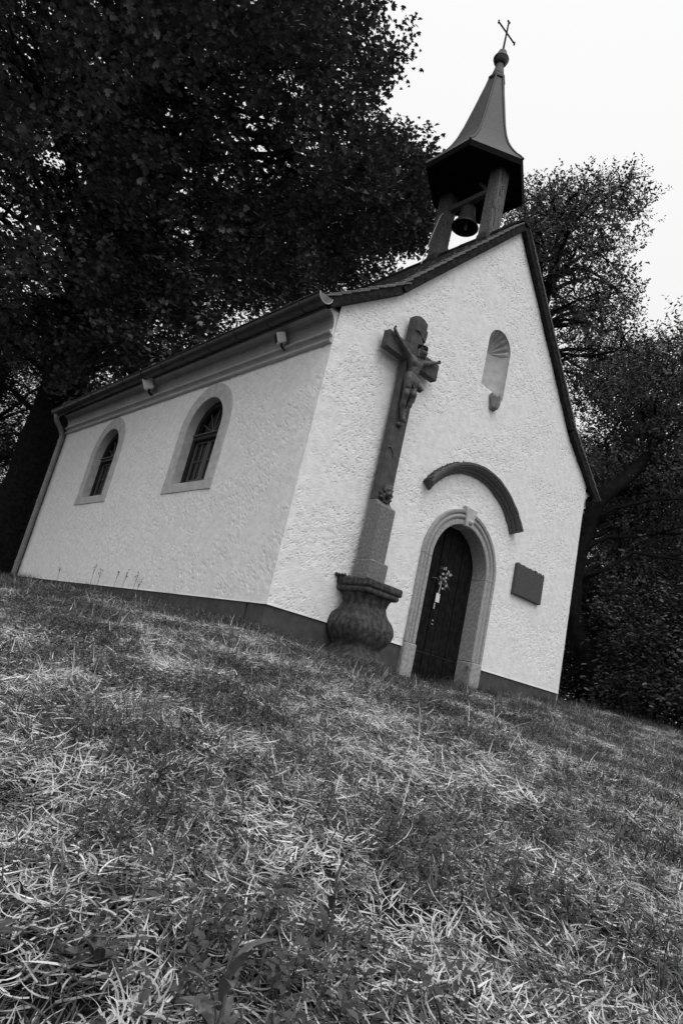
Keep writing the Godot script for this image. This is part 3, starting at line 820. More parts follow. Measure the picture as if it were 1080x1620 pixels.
func build_roof(ch: Node3D) -> void:
	var roof := group_part("roof", ch)
	var zf := 0.075
	var zb := -D - 0.1
	var tile_v := []
	for k in 4:
		var b := buf()
		cbox(b, Vector3.ZERO, Vector3(0.30, 0.013 + 0.002 * k, 0.176), 0.004)
		for q in b.v.size():
			var p: Vector3 = b.v[q]
			b.v[q] = p + Vector3(0.004 * nz.get_noise_2d(p.z * 40.0 + k * 9.0, p.x * 9.0), 0.003 * nz.get_noise_2d(p.x * 18.0, p.z * 30.0 + k * 5.0), 0)
		tile_v.append(flat_mesh(b))
	for side in [0, 1]:
		var rest := buf()
		var first := true
		for lower in [true, false]:
			var fr := slope_frame(side, lower)
			var o: Vector3 = fr[0]
			var d: Vector3 = fr[1]
			var n: Vector3 = fr[2]
			var ln: float = fr[3]
			# boarding under the tiles
			var b := buf()
			var t0 := -0.10 if lower else 0.0
			var t1 := ln + (0.02 if lower else 0.03)
			var bs := Basis(d, n, d.cross(n))
			var back_z := zb
			cbox(b, o + d * (t0 + t1) * 0.5 + n * 0.06 + Vector3(0, 0, (-0.02 + back_z) * 0.5), Vector3(t1 - t0, 0.05, -0.02 - back_z), 0.0, bs)
			part("boarding", flat_mesh(b), M.verge, roof)
			# verge board along the gable
			b = buf()
			cbox(b, o + d * ((t0 + 0.05 + t1) * 0.5) + n * 0.048 + Vector3(0, 0, zf * 0.5 + 0.008), Vector3(t1 - t0 - 0.06, 0.105, zf - 0.01), 0.006, bs)
			for q in b.v.size():
				var p: Vector3 = b.v[q]
				b.v[q] = p + Vector3(0, 0.006 * nz.get_noise_2d(p.x * 3.0, p.y * 3.0), 0.003 * nz.get_noise_2d(p.x * 7.0, 2.0))
			part("verge_board", flat_mesh(b), M.verge, roof)
			var ex := 0.145
			var rows := int(ceil((t1 - t0) / ex)) if lower else int((ln - 0.21) / ex) + 1
			for r in rows:
				var t := t0 + 0.10 + r * ex
				var tilt := Basis(bs * Vector3(0, 0, 1), -0.085 + rng.randf_range(-0.012, 0.012)) * bs
				var cols := 43
				for c in cols:
					var z := zf + 0.02 - 0.09 - c * 0.18 - (0.09 if r % 2 == 1 and c > 0 else 0.0)
					if z < zb: continue
					var pos := o + d * t + n * (0.112 + rng.randf_range(-0.003, 0.004)) + Vector3(0, 0, z)
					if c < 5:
						var q := part("roof_tile", tile_v[rng.randi() % 4], M.lit_verge_tile if c == 0 else M.tile, roof)
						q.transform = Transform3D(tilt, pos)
					else:
						cbox(rest, pos, Vector3(0.30, 0.014, 0.176), 0.003, tilt)
		var rp := part("roof_tiles_beyond", flat_mesh(rest), M.tile, roof)
		rp.set_meta("kind", "stuff")
	# ridge caps
	for k in 21:
		var z := 0.085 - 0.2 - k * 0.37
		var b := buf()
		for j in 9:
			var a0 := PI * j / 9.0
			var a1 := PI * (j + 1) / 9.0
			var rr := 0.10
			var y0 := APEX.y + 0.085
			for e in [[0.2, -0.2]]:
				quad(b, Vector3(2.7 + rr * cos(a0), y0 + rr * sin(a0), z + e[0]), Vector3(2.7 + rr * cos(a1), y0 + rr * sin(a1), z + e[0]), Vector3(2.7 + rr * 1.06 * cos(a1), y0 + rr * 1.06 * sin(a1), z + e[1]), Vector3(2.7 + rr * 1.06 * cos(a0), y0 + rr * 1.06 * sin(a0), z + e[1]))
		var pl := PackedVector2Array()
		if k == 0:
			for j in 10: pl.append(Vector2(2.7 + 0.10 * cos(PI * j / 9.0), APEX.y + 0.085 + 0.10 * sin(PI * j / 9.0)))
			extrude(b, pl, z + 0.18, z + 0.2, 0.004)
		part("ridge_tile", flat_mesh(b), M.verge, roof)
	# gutter on the left eave, with brackets and end cap
	var g := group_part("gutter", ch)
	var gc := Vector2(-0.285, 3.125)
	var gr := 0.081
	var b3 := buf()
	var nn := 16
	for j in nn:
		var a0 := PI + PI * j / nn
		var a1 := PI + PI * (j + 1) / nn
		for e in [gr, gr - 0.004]:
			quad(b3, Vector3(gc.x + e * cos(a0), gc.y + e * sin(a0), 0.10), Vector3(gc.x + e * cos(a1), gc.y + e * sin(a1), 0.10), Vector3(gc.x + e * cos(a1), gc.y + e * sin(a1), zb), Vector3(gc.x + e * cos(a0), gc.y + e * sin(a0), zb))
	tube(b3, [Vector3(gc.x - gr - 0.006, gc.y + 0.002, 0.10), Vector3(gc.x - gr - 0.006, gc.y + 0.002, zb)], [0.009, 0.009], 8)
	part("trough", flat_mesh(b3), M.gutter, g)
	b3 = buf()
	var cap := PackedVector2Array()
	for j in 17:
		cap.append(gc + Vector2(cos(PI + PI * j / 16.0), sin(PI + PI * j / 16.0)) * (gr + 0.002))
	extrude(b3, cap, 0.098, 0.104, 0.002)
	part("end_cap", flat_mesh(b3), M.cap, g)
	b3 = buf()
	tube(b3, rim_points(gc, gr + 0.004, 0.1), rim_r(0.006, 18), 6)
	part("end_rim", smooth_mesh(b3), M.lamp, g)
	for k in 12:
		b3 = buf()
		tube(b3, rim_points(gc, gr + 0.003, -0.25 - k * 0.62), rim_r(0.006, 18), 6)
		part("bracket", smooth_mesh(b3), M.gutter, g)
	# downpipe with swan neck at the back corner
	b3 = buf()
	var zp := -D + 0.02
	var pr := 0.045
	tube(b3, [Vector3(gc.x, 3.06, zp), Vector3(gc.x, 3.01, zp), Vector3(gc.x + 0.02, 2.95, zp), Vector3(-0.14, 2.82, zp), Vector3(-0.085, 2.74, zp), Vector3(-0.07, 2.66, zp), Vector3(-0.07, 2.5, zp), Vector3(-0.07, -0.3, zp)], [0.05, pr, pr, pr, pr, pr, pr, pr], 14)
	var dp := part("downpipe", smooth_mesh(b3), M.pipe, ch)
	for y in [2.6, 1.4, 0.25]:
		b3 = buf()
		lathe(b3, Vector3(-0.07, y, zp), [[0.046, -0.02], [0.053, -0.018], [0.053, 0.018], [0.046, 0.02]], 16)
		part("collar", smooth_mesh(b3), M.pipe, dp)

func rim_points(c: Vector2, r: float, z: float) -> Array:
	var out := []
	for j in 18:
		var a := PI + PI * j / 17.0
		out.append(Vector3(c.x + cos(a) * r, c.y + sin(a) * r, z))
	return out

func rim_r(r: float, n: int) -> Array:
	var out := []
	for j in n: out.append(r)
	return out

func build_belfry(ch: Node3D) -> void:
	var bf := group_part("belfry", ch)
	var cx := 2.7
	var cz := -1.065
	for z in [-0.60, -1.58]:
		var b := buf()
		# weathered square post with grooves
		var n := 40
		for k in n + 1:
			var y := lerpf(5.95, 7.40, float(k) / n)
			for j in 72:
				var a := TAU * j / 72.0
				var kk := 1.0 / pow(pow(absf(cos(a)), 9.0) + pow(absf(sin(a)), 9.0), 1.0 / 9.0)
				var rr := 0.114 * kk + 0.006 * nz.get_noise_3d(cos(a) * 9.0, y * 2.0, sin(a) * 9.0 + z * 9.0) - 0.022 * (1.0 - sstep(0.0, 0.14, absf(nz.get_noise_3d(cos(a) * 7.0, y * 0.9, sin(a) * 7.0 + z * 5.0))))
				b.v.append(Vector3(cx + cos(a) * rr, y, z + sin(a) * rr))
		for k in n:
			for j in 72:
				var a0 := k * 72 + j
				var a1 := k * 72 + (j + 1) % 72
				b.i.append_array(PackedInt32Array([a0, a0 + 72, a1 + 72, a0, a1 + 72, a1]))
		part("post", flat_mesh(b), M.post, bf)
		b = buf()
		lathe(b, Vector3(cx, 6.27, z), [[0.13, -0.16], [0.13, -0.09], [0.122, -0.05], [0.112, -0.04]], 24, 7.0)
		part("flashing", flat_mesh(b), M.seam, bf)
	for e in [[-0.60, -1.0]]:
		var b := buf()
		var p0 := Vector3(cx, 7.05, e[0] + e[1] * 0.10)
		var p1 := Vector3(cx, 7.37, e[0] + e[1] * 0.36)
		cbox(b, (p0 + p1) * 0.5, Vector3(0.07, (p1 - p0).length(), 0.05), 0.006, Basis(Vector3.RIGHT, atan2(p1.z - p0.z, p1.y - p0.y)))
		part("brace", flat_mesh(b), M.post, bf)
	# hexagonal spire with swept eaves
	var prof := [[0.865, 7.42], [0.86, 7.436], [0.725, 7.60], [0.60, 7.775], [0.505, 7.94], [0.43, 8.13], [0.365, 8.36], [0.275, 8.76], [0.20, 9.12], [0.125, 9.50]]
	var fine := []
	for k in prof.size() - 1:
		fine.append(prof[k])
		if k > 0:
			var q0: Array = prof[maxi(k - 1, 1)]
			var q3: Array = prof[mini(k + 2, prof.size() - 1)]
			fine.append([(9.0 * (prof[k][0] + prof[k + 1][0]) - q0[0] - q3[0]) / 16.0, (prof[k][1] + prof[k + 1][1]) * 0.5])
	fine.append(prof[prof.size() - 1])
	for s in 6:
		var a0 := PI / 6.0 + s * PI / 3.0
		var a1 := a0 + PI / 3.0
		var b := buf()
		for k in range(1, fine.size() - 1):
			var q := []
			for e in [[a0, k], [a0, k + 1], [a1, k + 1], [a1, k]]:
				q.append(Vector3(cx + cos(e[0]) * fine[e[1]][0], fine[e[1]][1], cz + sin(e[0]) * fine[e[1]][0]))
			quad(b, q[0], q[1], q[2], q[3])
		part("spire_panel", flat_mesh(b), M.spire, bf)
		b = buf()
		quad(b, Vector3(cx + cos(a0) * 0.835, 7.35, cz + sin(a0) * 0.835), Vector3(cx + cos(a0) * 0.856, 7.434, cz + sin(a0) * 0.856), Vector3(cx + cos(a1) * 0.856, 7.434, cz + sin(a1) * 0.856), Vector3(cx + cos(a1) * 0.835, 7.35, cz + sin(a1) * 0.835))
		quad(b, Vector3(cx + cos(a0) * 0.835, 7.35, cz + sin(a0) * 0.835), Vector3(cx + cos(a1) * 0.835, 7.35, cz + sin(a1) * 0.835), Vector3(cx + cos(a1) * 0.78, 7.35, cz + sin(a1) * 0.78), Vector3(cx + cos(a0) * 0.78, 7.35, cz + sin(a0) * 0.78))
		quad(b, Vector3(cx + cos(a0) * 0.78, 7.35, cz + sin(a0) * 0.78), Vector3(cx + cos(a1) * 0.78, 7.35, cz + sin(a1) * 0.78), Vector3(cx + cos(a1) * 0.78, 7.40, cz + sin(a1) * 0.78), Vector3(cx + cos(a0) * 0.78, 7.40, cz + sin(a0) * 0.78))
		part("fascia", flat_mesh(b), M.soffit, bf)
		b = buf()
		var pts := []
		var rr := []
		for k in range(1, fine.size()):
			pts.append(Vector3(cx + cos(a0) * (fine[k][0] + 0.002), fine[k][1] + 0.004, cz + sin(a0) * (fine[k][0] + 0.002)))
			rr.append(0.019)
		tube(b, pts, rr, 8)
		part("seam", smooth_mesh(b), M.seam, bf)
	var b2 := buf()
	var hexa := PackedVector2Array()
	for s in 6:
		var a := PI / 6.0 + s * PI / 3.0
		hexa.append(Vector2(cx + cos(a) * 0.80, -(cz + sin(a) * 0.80)))
	extrude(b2, hexa, 7.385, 7.42, 0.0, Transform3D(Basis(Vector3.RIGHT, Vector3(0, 0, -1), Vector3.UP), Vector3.ZERO))
	part("soffit", flat_mesh(b2), M.soffit, bf)
	b2 = buf()
	lathe(b2, Vector3(cx, 0, cz), [[0.15, 9.49], [0.155, 9.52], [0.145, 9.55], [0.118, 9.57]], 6, 2.0, 1.0, PI / 6.0)
	part("collar", flat_mesh(b2), M.seam, bf)
	b2 = buf()
	lathe(b2, Vector3(cx, 0, cz), [[0.118, 9.54], [0.095, 9.66], [0.07, 9.80], [0.062, 9.87], [0.001, 9.88]], 12)
	part("finial_neck", smooth_mesh(b2), M.spire, bf)
	b2 = buf()
	lathe(b2, Vector3(cx, 0, cz), [[0.06, 9.84], [0.085, 9.865], [0.112, 9.905], [0.122, 9.955], [0.130, 9.96], [0.132, 9.975], [0.127, 9.99], [0.105, 10.035], [0.085, 10.06], [0.08, 10.10], [0.065, 10.14], [0.03, 10.16], [0.001, 10.165]], 28)
	part("finial_ball", smooth_mesh(b2), M.gutter, bf)
	# slender iron cross
	var ic := group_part("iron_cross", bf)
	b2 = buf()
	tube(b2, [Vector3(cx, 10.12, cz), Vector3(cx, 10.45, cz), Vector3(cx, 10.80, cz)], [0.020, 0.017, 0.015], 8)
	part("upright", smooth_mesh(b2), M.iron, ic)
	b2 = buf()
	tube(b2, [Vector3(cx - 0.235, 10.565, cz), Vector3(cx + 0.235, 10.565, cz)], [0.014, 0.014], 8)
	part("crossbar", smooth_mesh(b2), M.iron, ic)
	for e in [Vector3(cx - 0.24, 10.565, cz), Vector3(cx + 0.24, 10.565, cz), Vector3(cx, 10.81, cz)]:
		b2 = buf()
		cbox(b2, e, Vector3(0.026, 0.075, 0.026) if absf(e.x - cx) > 0.01 else Vector3(0.075, 0.026, 0.026), 0.008)
		part("tip", flat_mesh(b2), M.iron, ic)
	# conductor cable down the roof
	b2 = buf()
	tube(b2, [Vector3(2.61, 7.02, -1.54), Vector3(2.47, 6.80, -1.46), Vector3(2.45, 6.40, -1.54), Vector3(2.45, 5.95, -1.63)], [0.007, 0.007, 0.007, 0.007], 6)
	part("conductor_cable", smooth_mesh(b2), M.paper, bf)
	# the bell hangs on its own beam
	var be := thing("bell", "small bronze bell hanging in the open belfry under the spire", "bell", Vector3(cx, 6.60, -1.1))
	b2 = buf()
	lathe(b2, Vector3.ZERO, [[0.1725, 0.0134], [0.2047, -0.009], [0.2139, 0.0], [0.1978, 0.0392], [0.1667, 0.084], [0.1403, 0.1456], [0.1265, 0.224], [0.1196, 0.3024], [0.1092, 0.3584], [0.069, 0.392], [0.0011, 0.3976]], 36)
	b2.i.resize(b2.i.size() - 36 * 6)
	for j in 36:
		var c0: int = 10 * 36
		b2.i.append_array(PackedInt32Array([c0 + j, c0 + 36 + 1, c0 + (j + 1) % 36]))
	part("bell_body", smooth_mesh(b2), M.bell, be)
	b2 = buf()
	tube(b2, [Vector3(0, 0.3, 0), Vector3(0.01, 0.08, 0.005), Vector3(0.012, 0.02, 0.005), Vector3(0.014, -0.03, 0.006)], [0.01, 0.012, 0.03, 0.012], 10)
	part("clapper", smooth_mesh(b2), M.lamp, be)
	b2 = buf()
	tube(b2, [Vector3(-0.05, 0.38, 0), Vector3(-0.04, 0.46, 0), Vector3(0.04, 0.46, 0), Vector3(0.05, 0.38, 0)], [0.014, 0.014, 0.014, 0.014], 8)
	part("crown_loop", smooth_mesh(b2), M.bell, be)
	b2 = buf()
	cbox(b2, Vector3(0, 0.50, 0.01), Vector3(0.10, 0.09, 0.80), 0.01)
	part("yoke_beam", flat_mesh(b2), M.post, be)

func build_chapel() -> void:
	var ch := thing("chapel", "small white roughcast chapel with steep gable, arched door and open belfry", "chapel")
	build_walls(ch)
	build_niche(ch)
	build_door(ch)
	for z in WIN_Z: build_window(ch, z)
	build_cornice(ch)
	build_roof(ch)
	build_belfry(ch)

# ---------------------------------------------------------------- carved figure: distance field meshed as surface nets
func field_mesh(bones: Array, lo: Vector3, hi: Vector3, cell: float, blend: float) -> ArrayMesh:
	var nx := int((hi.x - lo.x) / cell) + 1
	var ny := int((hi.y - lo.y) / cell) + 1
	var nzc := int((hi.z - lo.z) / cell) + 1
	var f := PackedFloat32Array()
	f.resize(nx * ny * nzc)
	f.fill(1.0)
	for bn in bones:
		var a: Vector3 = bn[0]
		var e: Vector3 = bn[1]
		var ra: float = bn[2]
		var rb: float = bn[3]
		var k: float = bn[4] if bn.size() > 4 else blend
		var m := maxf(ra, rb) + k + cell * 2.0
		var i0 := maxi(0, int((minf(a.x, e.x) - m - lo.x) / cell))
		var i1 := mini(nx - 1, int((maxf(a.x, e.x) + m - lo.x) / cell) + 1)
		var j0 := maxi(0, int((minf(a.y, e.y) - m - lo.y) / cell))
		var j1 := mini(ny - 1, int((maxf(a.y, e.y) + m - lo.y) / cell) + 1)
		var l0 := maxi(0, int((minf(a.z, e.z) - m - lo.z) / cell))
		var l1 := mini(nzc - 1, int((maxf(a.z, e.z) + m - lo.z) / cell) + 1)
		var ab := e - a
		var il := 1.0 / maxf(ab.length_squared(), 1e-9)
		for l in range(l0, l1 + 1):
			for j in range(j0, j1 + 1):
				var row := (l * ny + j) * nx
				for i in range(i0, i1 + 1):
					var p := lo + Vector3(i, j, l) * cell
					var t := clampf((p - a).dot(ab) * il, 0.0, 1.0)
					var d := p.distance_to(a + ab * t) - lerpf(ra, rb, t)
					var o := f[row + i]
					var h := maxf(k - absf(o - d), 0.0) / k
					f[row + i] = minf(o, d) - h * h * k * 0.25
	var b := buf()
	var idx := {}
	var sy := nx
	var sz := nx * ny
	var offs := [0, 1, sy, sy + 1, sz, sz + 1, sz + sy, sz + sy + 1]
	var edges := [[0, 1], [2, 3], [4, 5], [6, 7], [0, 2], [1, 3], [4, 6], [5, 7], [0, 4], [1, 5], [2, 6], [3, 7]]
	for l in nzc - 1:
		for j in ny - 1:
			for i in nx - 1:
				var at := (l * ny + j) * nx + i
				var neg := 0
				for o in offs:
					if f[at + o] < 0.0: neg += 1
				if neg == 0 or neg == 8: continue
				var sum := Vector3.ZERO
				var cnt := 0
				for ed in edges:
					var f0 := f[at + offs[ed[0]]]
					var f1 := f[at + offs[ed[1]]]
					if (f0 < 0.0) == (f1 < 0.0): continue
					var t := f0 / (f0 - f1)
					var c0 := Vector3(ed[0] & 1, (ed[0] >> 1) & 1, (ed[0] >> 2) & 1)
					var c1 := Vector3(ed[1] & 1, (ed[1] >> 1) & 1, (ed[1] >> 2) & 1)
					sum += c0.lerp(c1, t)
					cnt += 1
				idx[at] = b.v.size()
				b.v.append(lo + (Vector3(i, j, l) + sum / cnt) * cell)
	for at in idx:
		var i: int = at % nx
		var j: int = (at / nx) % ny
		var l: int = at / sz
		if i < 1 or j < 1 or l < 1: continue
		var s0 := f[at] < 0.0
		for ax in 3:
			var st: int = [1, sy, sz][ax]
			var u: int = [sy, sz, 1][ax]
			var v: int = [sz, 1, sy][ax]
			if (f[at + st] < 0.0) == s0: continue
			if not (idx.has(at - u) and idx.has(at - v) and idx.has(at - u - v)): continue
			var q := [idx[at], idx[at - u], idx[at - u - v], idx[at - v]]
			if s0: b.i.append_array(PackedInt32Array([q[0], q[2], q[1], q[0], q[3], q[2]]))
			else: b.i.append_array(PackedInt32Array([q[0], q[1], q[2], q[0], q[2], q[3]]))
	return smooth_mesh(b)

func V(x: float, y: float, z: float) -> Vector3:
	return Vector3(x, y, z)

func build_cross() -> void:
	var o := thing("stone_cross", "tall weathered stone crucifix on a bulging pedestal against the chapel front", "cross", Vector3(1.047, -0.36, 0.2))
	var inv := Vector3(-1.047, 0.36, -0.2)
	var xf := Transform3D(Basis.IDENTITY, inv)
	# pedestal
	var ped := group_part("pedestal", o)
	ped.position = inv
	var c := Vector3(1.05, 0, 0.2)
	var b := buf()
	var prof := [[0.285, -0.60], [0.282, -0.285], [0.272, -0.272], [0.25, -0.255], [0.215, -0.225], [0.195, -0.185], [0.195, -0.16], [0.21, -0.135], [0.242, -0.095], [0.268, -0.04], [0.277, 0.015], [0.27, 0.07], [0.247, 0.12], [0.215, 0.165], [0.19, 0.21], [0.18, 0.255], [0.186, 0.30], [0.20, 0.335], [0.222, 0.36]]
	lathe(b, c, prof, 96, 9.0, 0.93)
	for k in b.v.size():
		var p: Vector3 = b.v[k]
		var d := 0.006 * nz.get_noise_3d(p.x * 9, p.y * 9, p.z * 9) + 0.0025 * nz.get_noise_3d(p.x * 35, p.y * 35, p.z * 35)
		b.v[k] = p + (p - V(1.05, p.y, 0.2)).normalized() * d
	part("bulb", smooth_mesh(b), M.pedestal_stone, ped)
	b = buf()
	lathe(b, c, [[0.215, 0.352], [0.24, 0.356], [0.252, 0.37], [0.256, 0.388], [0.25, 0.404], [0.238, 0.412]], 96, 14.0, 0.93)
	part("cap_roll", smooth_mesh(b), M.pedestal_stone, ped)
	b = buf()
	cbox(b, V(1.05, 0.455, 0.205), V(0.535, 0.082, 0.475), 0.014)
	for k in b.v.size():
		var p: Vector3 = b.v[k]
		b.v[k] = p + 0.006 * V(nz.get_noise_2d(p.x * 20, p.z * 20), nz.get_noise_2d(p.x * 20, p.z * 20 + 9), nz.get_noise_2d(p.z * 20, p.x * 20 + 5))
	part("cap_slab", flat_mesh(b), M.pedestal_stone, ped)
	b = buf()
	for k in 120:
		clump_blob(b, V(rng.randf_range(0.75, 0.92), 0.497 + rng.randf_range(0, 0.012), rng.randf_range(-0.01, 0.10)), rng.randf_range(0.008, 0.02))
	var mo := part("moss", flat_mesh(b), M.moss, ped)
	mo.set_meta("kind", "stuff")
	# shaft
	var sh := group_part("shaft", o)
	sh.position = inv
	b = buf()
	cbox(b, V(1.052, 0.605, 0.165), V(0.275, 0.225, 0.235), 0.014)
	for k in b.v.size():
		var p: Vector3 = b.v[k]
		b.v[k] = p + 0.008 * V(nz.get_noise_2d(p.y * 15, p.z * 15), nz.get_noise_2d(p.x * 15, p.z * 15), nz.get_noise_2d(p.x * 15, p.y * 15))
	part("foot_block", flat_mesh(b), M.shaft_stone, sh)
	b = buf()
	# lower shaft: (z, y) outline with a weathered slope at the top, extruded in x
	var pl := PackedVector2Array([Vector2(0.055, 0.722), Vector2(0.252, 0.722), Vector2(0.252, 1.30), Vector2(0.238, 1.318), Vector2(0.19, 1.335), Vector2(0.152, 1.38), Vector2(0.055, 1.38)])
	extrude(b, pl, 0.0, 0.22, 0.006, Transform3D(Basis(Vector3(0, 0, 1), Vector3.UP, Vector3(-1, 0, 0)), V(1.155, 0, 0)))
	part("lower_shaft", flat_mesh(b), M.shaft_stone, sh)
	b = buf()
	var top := PackedVector2Array([Vector2(0.935, 1.383), Vector2(1.155, 1.383), Vector2(1.155, 3.60)])
	for k in 9:
		var t := (k + 1) / 10.0
		top.append(Vector2(lerpf(1.155, 0.935, t), 3.60 + 0.035 * minf(1.0, 3.0 * minf(t, 1.0 - t))))
	top.append(Vector2(0.935, 3.60))
	extrude(b, top, 0.055, 0.15, 0.006)
	part("upper_shaft", flat_mesh(b), M.cross_stone, sh)
	b = buf()
	# crack line repair strip across the front
	tube(b, [V(0.945, 1.97, 0.151), V(0.985, 1.985, 0.152), V(1.01, 1.955, 0.152), V(1.035, 1.93, 0.152), V(1.04, 1.885, 0.152)], [0.004, 0.006, 0.004, 0.005, 0.003], 5)
	part("mortar_repair", smooth_mesh(b), M.soffit, sh)
	b = buf()
	cbox(b, V(1.035, 3.135, 0.102), V(0.88, 0.21, 0.094), 0.008)
	var arm := part("crossarm", flat_mesh(b), M.cross_stone, o)
	arm.position = inv
	# scroll above the head
	b = buf()
	var n := 16
	for k in n:
		var t0 := float(k) / n
		var t1 := float(k + 1) / n
		var f0 := 0.152 + 0.014 * absf(sin(t0 * PI * 1.5))
		var f1 := 0.152 + 0.014 * absf(sin(t1 * PI * 1.5))
		var x0 := lerpf(0.952, 1.15, t0)
		var x1 := lerpf(0.952, 1.15, t1)
		var y0 := 0.03 * sin(t0 * PI * 1.3) - 0.035 * t0
		var y1 := 0.03 * sin(t1 * PI * 1.3) - 0.035 * t1
		quad(b, V(x0, 3.42 + y0, f0), V(x0, 3.55 + y0, f0 + 0.008), V(x1, 3.55 + y1, f1 + 0.008), V(x1, 3.42 + y1, f1))
		quad(b, V(x0, 3.42 + y0, f0), V(x1, 3.42 + y1, f1), V(x1, 3.42 + y1, 0.145), V(x0, 3.42 + y0, 0.145))
		quad(b, V(x0, 3.55 + y0, f0 + 0.008), V(x1, 3.55 + y1, f1 + 0.008), V(x1, 3.55 + y1, 0.145), V(x0, 3.55 + y0, 0.145))
	var sc := part("scroll", flat_mesh(b), M.cross_stone, o)
	sc.position = inv
	# the carved body
	var hd := V(1.075, 3.125, 0.262)
	var bones := [
		[V(1.055, 3.03, 0.215), hd, 0.034, 0.03], [hd + V(-0.012, 0.022, -0.01), hd + V(0.008, -0.012, 0.012), 0.050, 0.044], [hd + V(0.008, -0.012, 0.014), hd + V(0.016, -0.050, 0.026), 0.036, 0.016],
		[hd + V(0.012, -0.005, 0.056), hd + V(0.014, -0.022, 0.062), 0.006, 0.009, 0.008], [hd + V(-0.008, -0.06, 0.012), hd + V(0.028, -0.06, 0.014), 0.014, 0.014, 0.012],
		[hd + V(-0.05, 0.0, -0.01), hd + V(-0.055, -0.075, 0.0), 0.020, 0.014, 0.012], [hd + V(0.045, 0.0, -0.01), hd + V(0.055, -0.06, 0.0), 0.018, 0.012, 0.012],
		[V(1.00, 3.015, 0.20), V(1.11, 3.02, 0.20), 0.050, 0.050], [V(1.02, 2.975, 0.215), V(1.085, 2.975, 0.215), 0.062, 0.062], [V(1.05, 2.95, 0.21), V(1.045, 2.86, 0.205), 0.070, 0.056], [V(1.045, 2.86, 0.205), V(1.045, 2.76, 0.20), 0.056, 0.066],
		[V(0.99, 3.02, 0.20), V(0.855, 3.10, 0.185), 0.036, 0.027], [V(0.855, 3.10, 0.185), V(0.715, 3.175, 0.18), 0.027, 0.018], [V(0.715, 3.175, 0.18), V(0.675, 3.20, 0.185), 0.017, 0.020],
		[V(1.115, 3.025, 0.20), V(1.245, 3.095, 0.185), 0.036, 0.027], [V(1.245, 3.095, 0.185), V(1.365, 3.165, 0.18), 0.027, 0.018], [V(1.365, 3.165, 0.18), V(1.405, 3.185, 0.185), 0.017, 0.020],
		[V(1.01, 2.75, 0.205), V(0.985, 2.57, 0.235), 0.052, 0.036], [V(0.985, 2.57, 0.235), V(1.00, 2.46, 0.205), 0.034, 0.030], [V(1.00, 2.46, 0.205), V(1.035, 2.34, 0.19), 0.030, 0.020], [V(1.035, 2.355, 0.19), V(1.055, 2.295, 0.215), 0.022, 0.018], [V(1.055, 2.295, 0.215), V(1.06, 2.27, 0.225), 0.020, 0.014],
		[V(1.075, 2.75, 0.205), V(1.08, 2.60, 0.252), 0.052, 0.038], [V(1.08, 2.60, 0.252), V(1.085, 2.48, 0.215), 0.034, 0.030], [V(1.085, 2.48, 0.215), V(1.06, 2.36, 0.19), 0.030, 0.020], [V(1.06, 2.36, 0.19), V(1.045, 2.30, 0.20), 0.022, 0.018],
		[V(1.035, 2.24, 0.165), V(1.065, 2.24, 0.165), 0.026, 0.026, 0.01],
	]
	for side in [[V(0.675, 3.20, 0.185), V(-0.87, 0.49, 0.0)], [V(1.405, 3.185, 0.185), V(0.87, 0.49, 0.0)]]:
		for k in 5:
			var a := (k - 2) * 0.28
			var d: Vector3 = (side[1] as Vector3).rotated(Vector3(0, 0, 1), a)
			var l: float = [0.024, 0.034, 0.037, 0.034, 0.027][k]
			var p1: Vector3 = side[0] + d * (0.018 + l * 0.5) + V(0, 0, 0.010)
			var p2: Vector3 = p1 + d * l * 0.3 + V(0, 0.002, 0.016)
			bones.append([side[0] + d * 0.008, p1, 0.007, 0.0065, 0.006])
			bones.append([p1, p2, 0.0065, 0.006, 0.005])
	# nipped ribs and belly
	for k in 3:
		for s in [-1.0, 1.0]:
			bones.append([V(1.05 + s * 0.02, 2.90 - k * 0.022, 0.268 - k * 0.004), V(1.05 + s * 0.055, 2.885 - k * 0.024, 0.245 - k * 0.004), 0.004, 0.004, 0.012])
	var body := part("figure", field_mesh(bones, V(0.58, 2.20, 0.13), V(1.50, 3.20 + 0.06, 0.345), 0.0075, 0.02), M.figure, o)
	body.position = inv + V(-0.03, 0.03, 0)
	body.set_meta("label", "carved figure with arms stretched out on the cross")
	# crown of thorns
	b = buf()
	for s in 3:
		var pts := []
		var rr := []
		for k in 22:
			var a := TAU * k / 21.0
			pts.append(hd + V(-0.010 + 0.056 * cos(a), 0.030 + 0.012 * sin(a * 3.0 + s * 2.0) + s * 0.006 - 0.012 * cos(a), 0.002 + 0.054 * sin(a)))
			rr.append(0.007)
		tube(b, pts, rr, 6)
	var cr := part("crown", smooth_mesh(b), M.soffit, body)
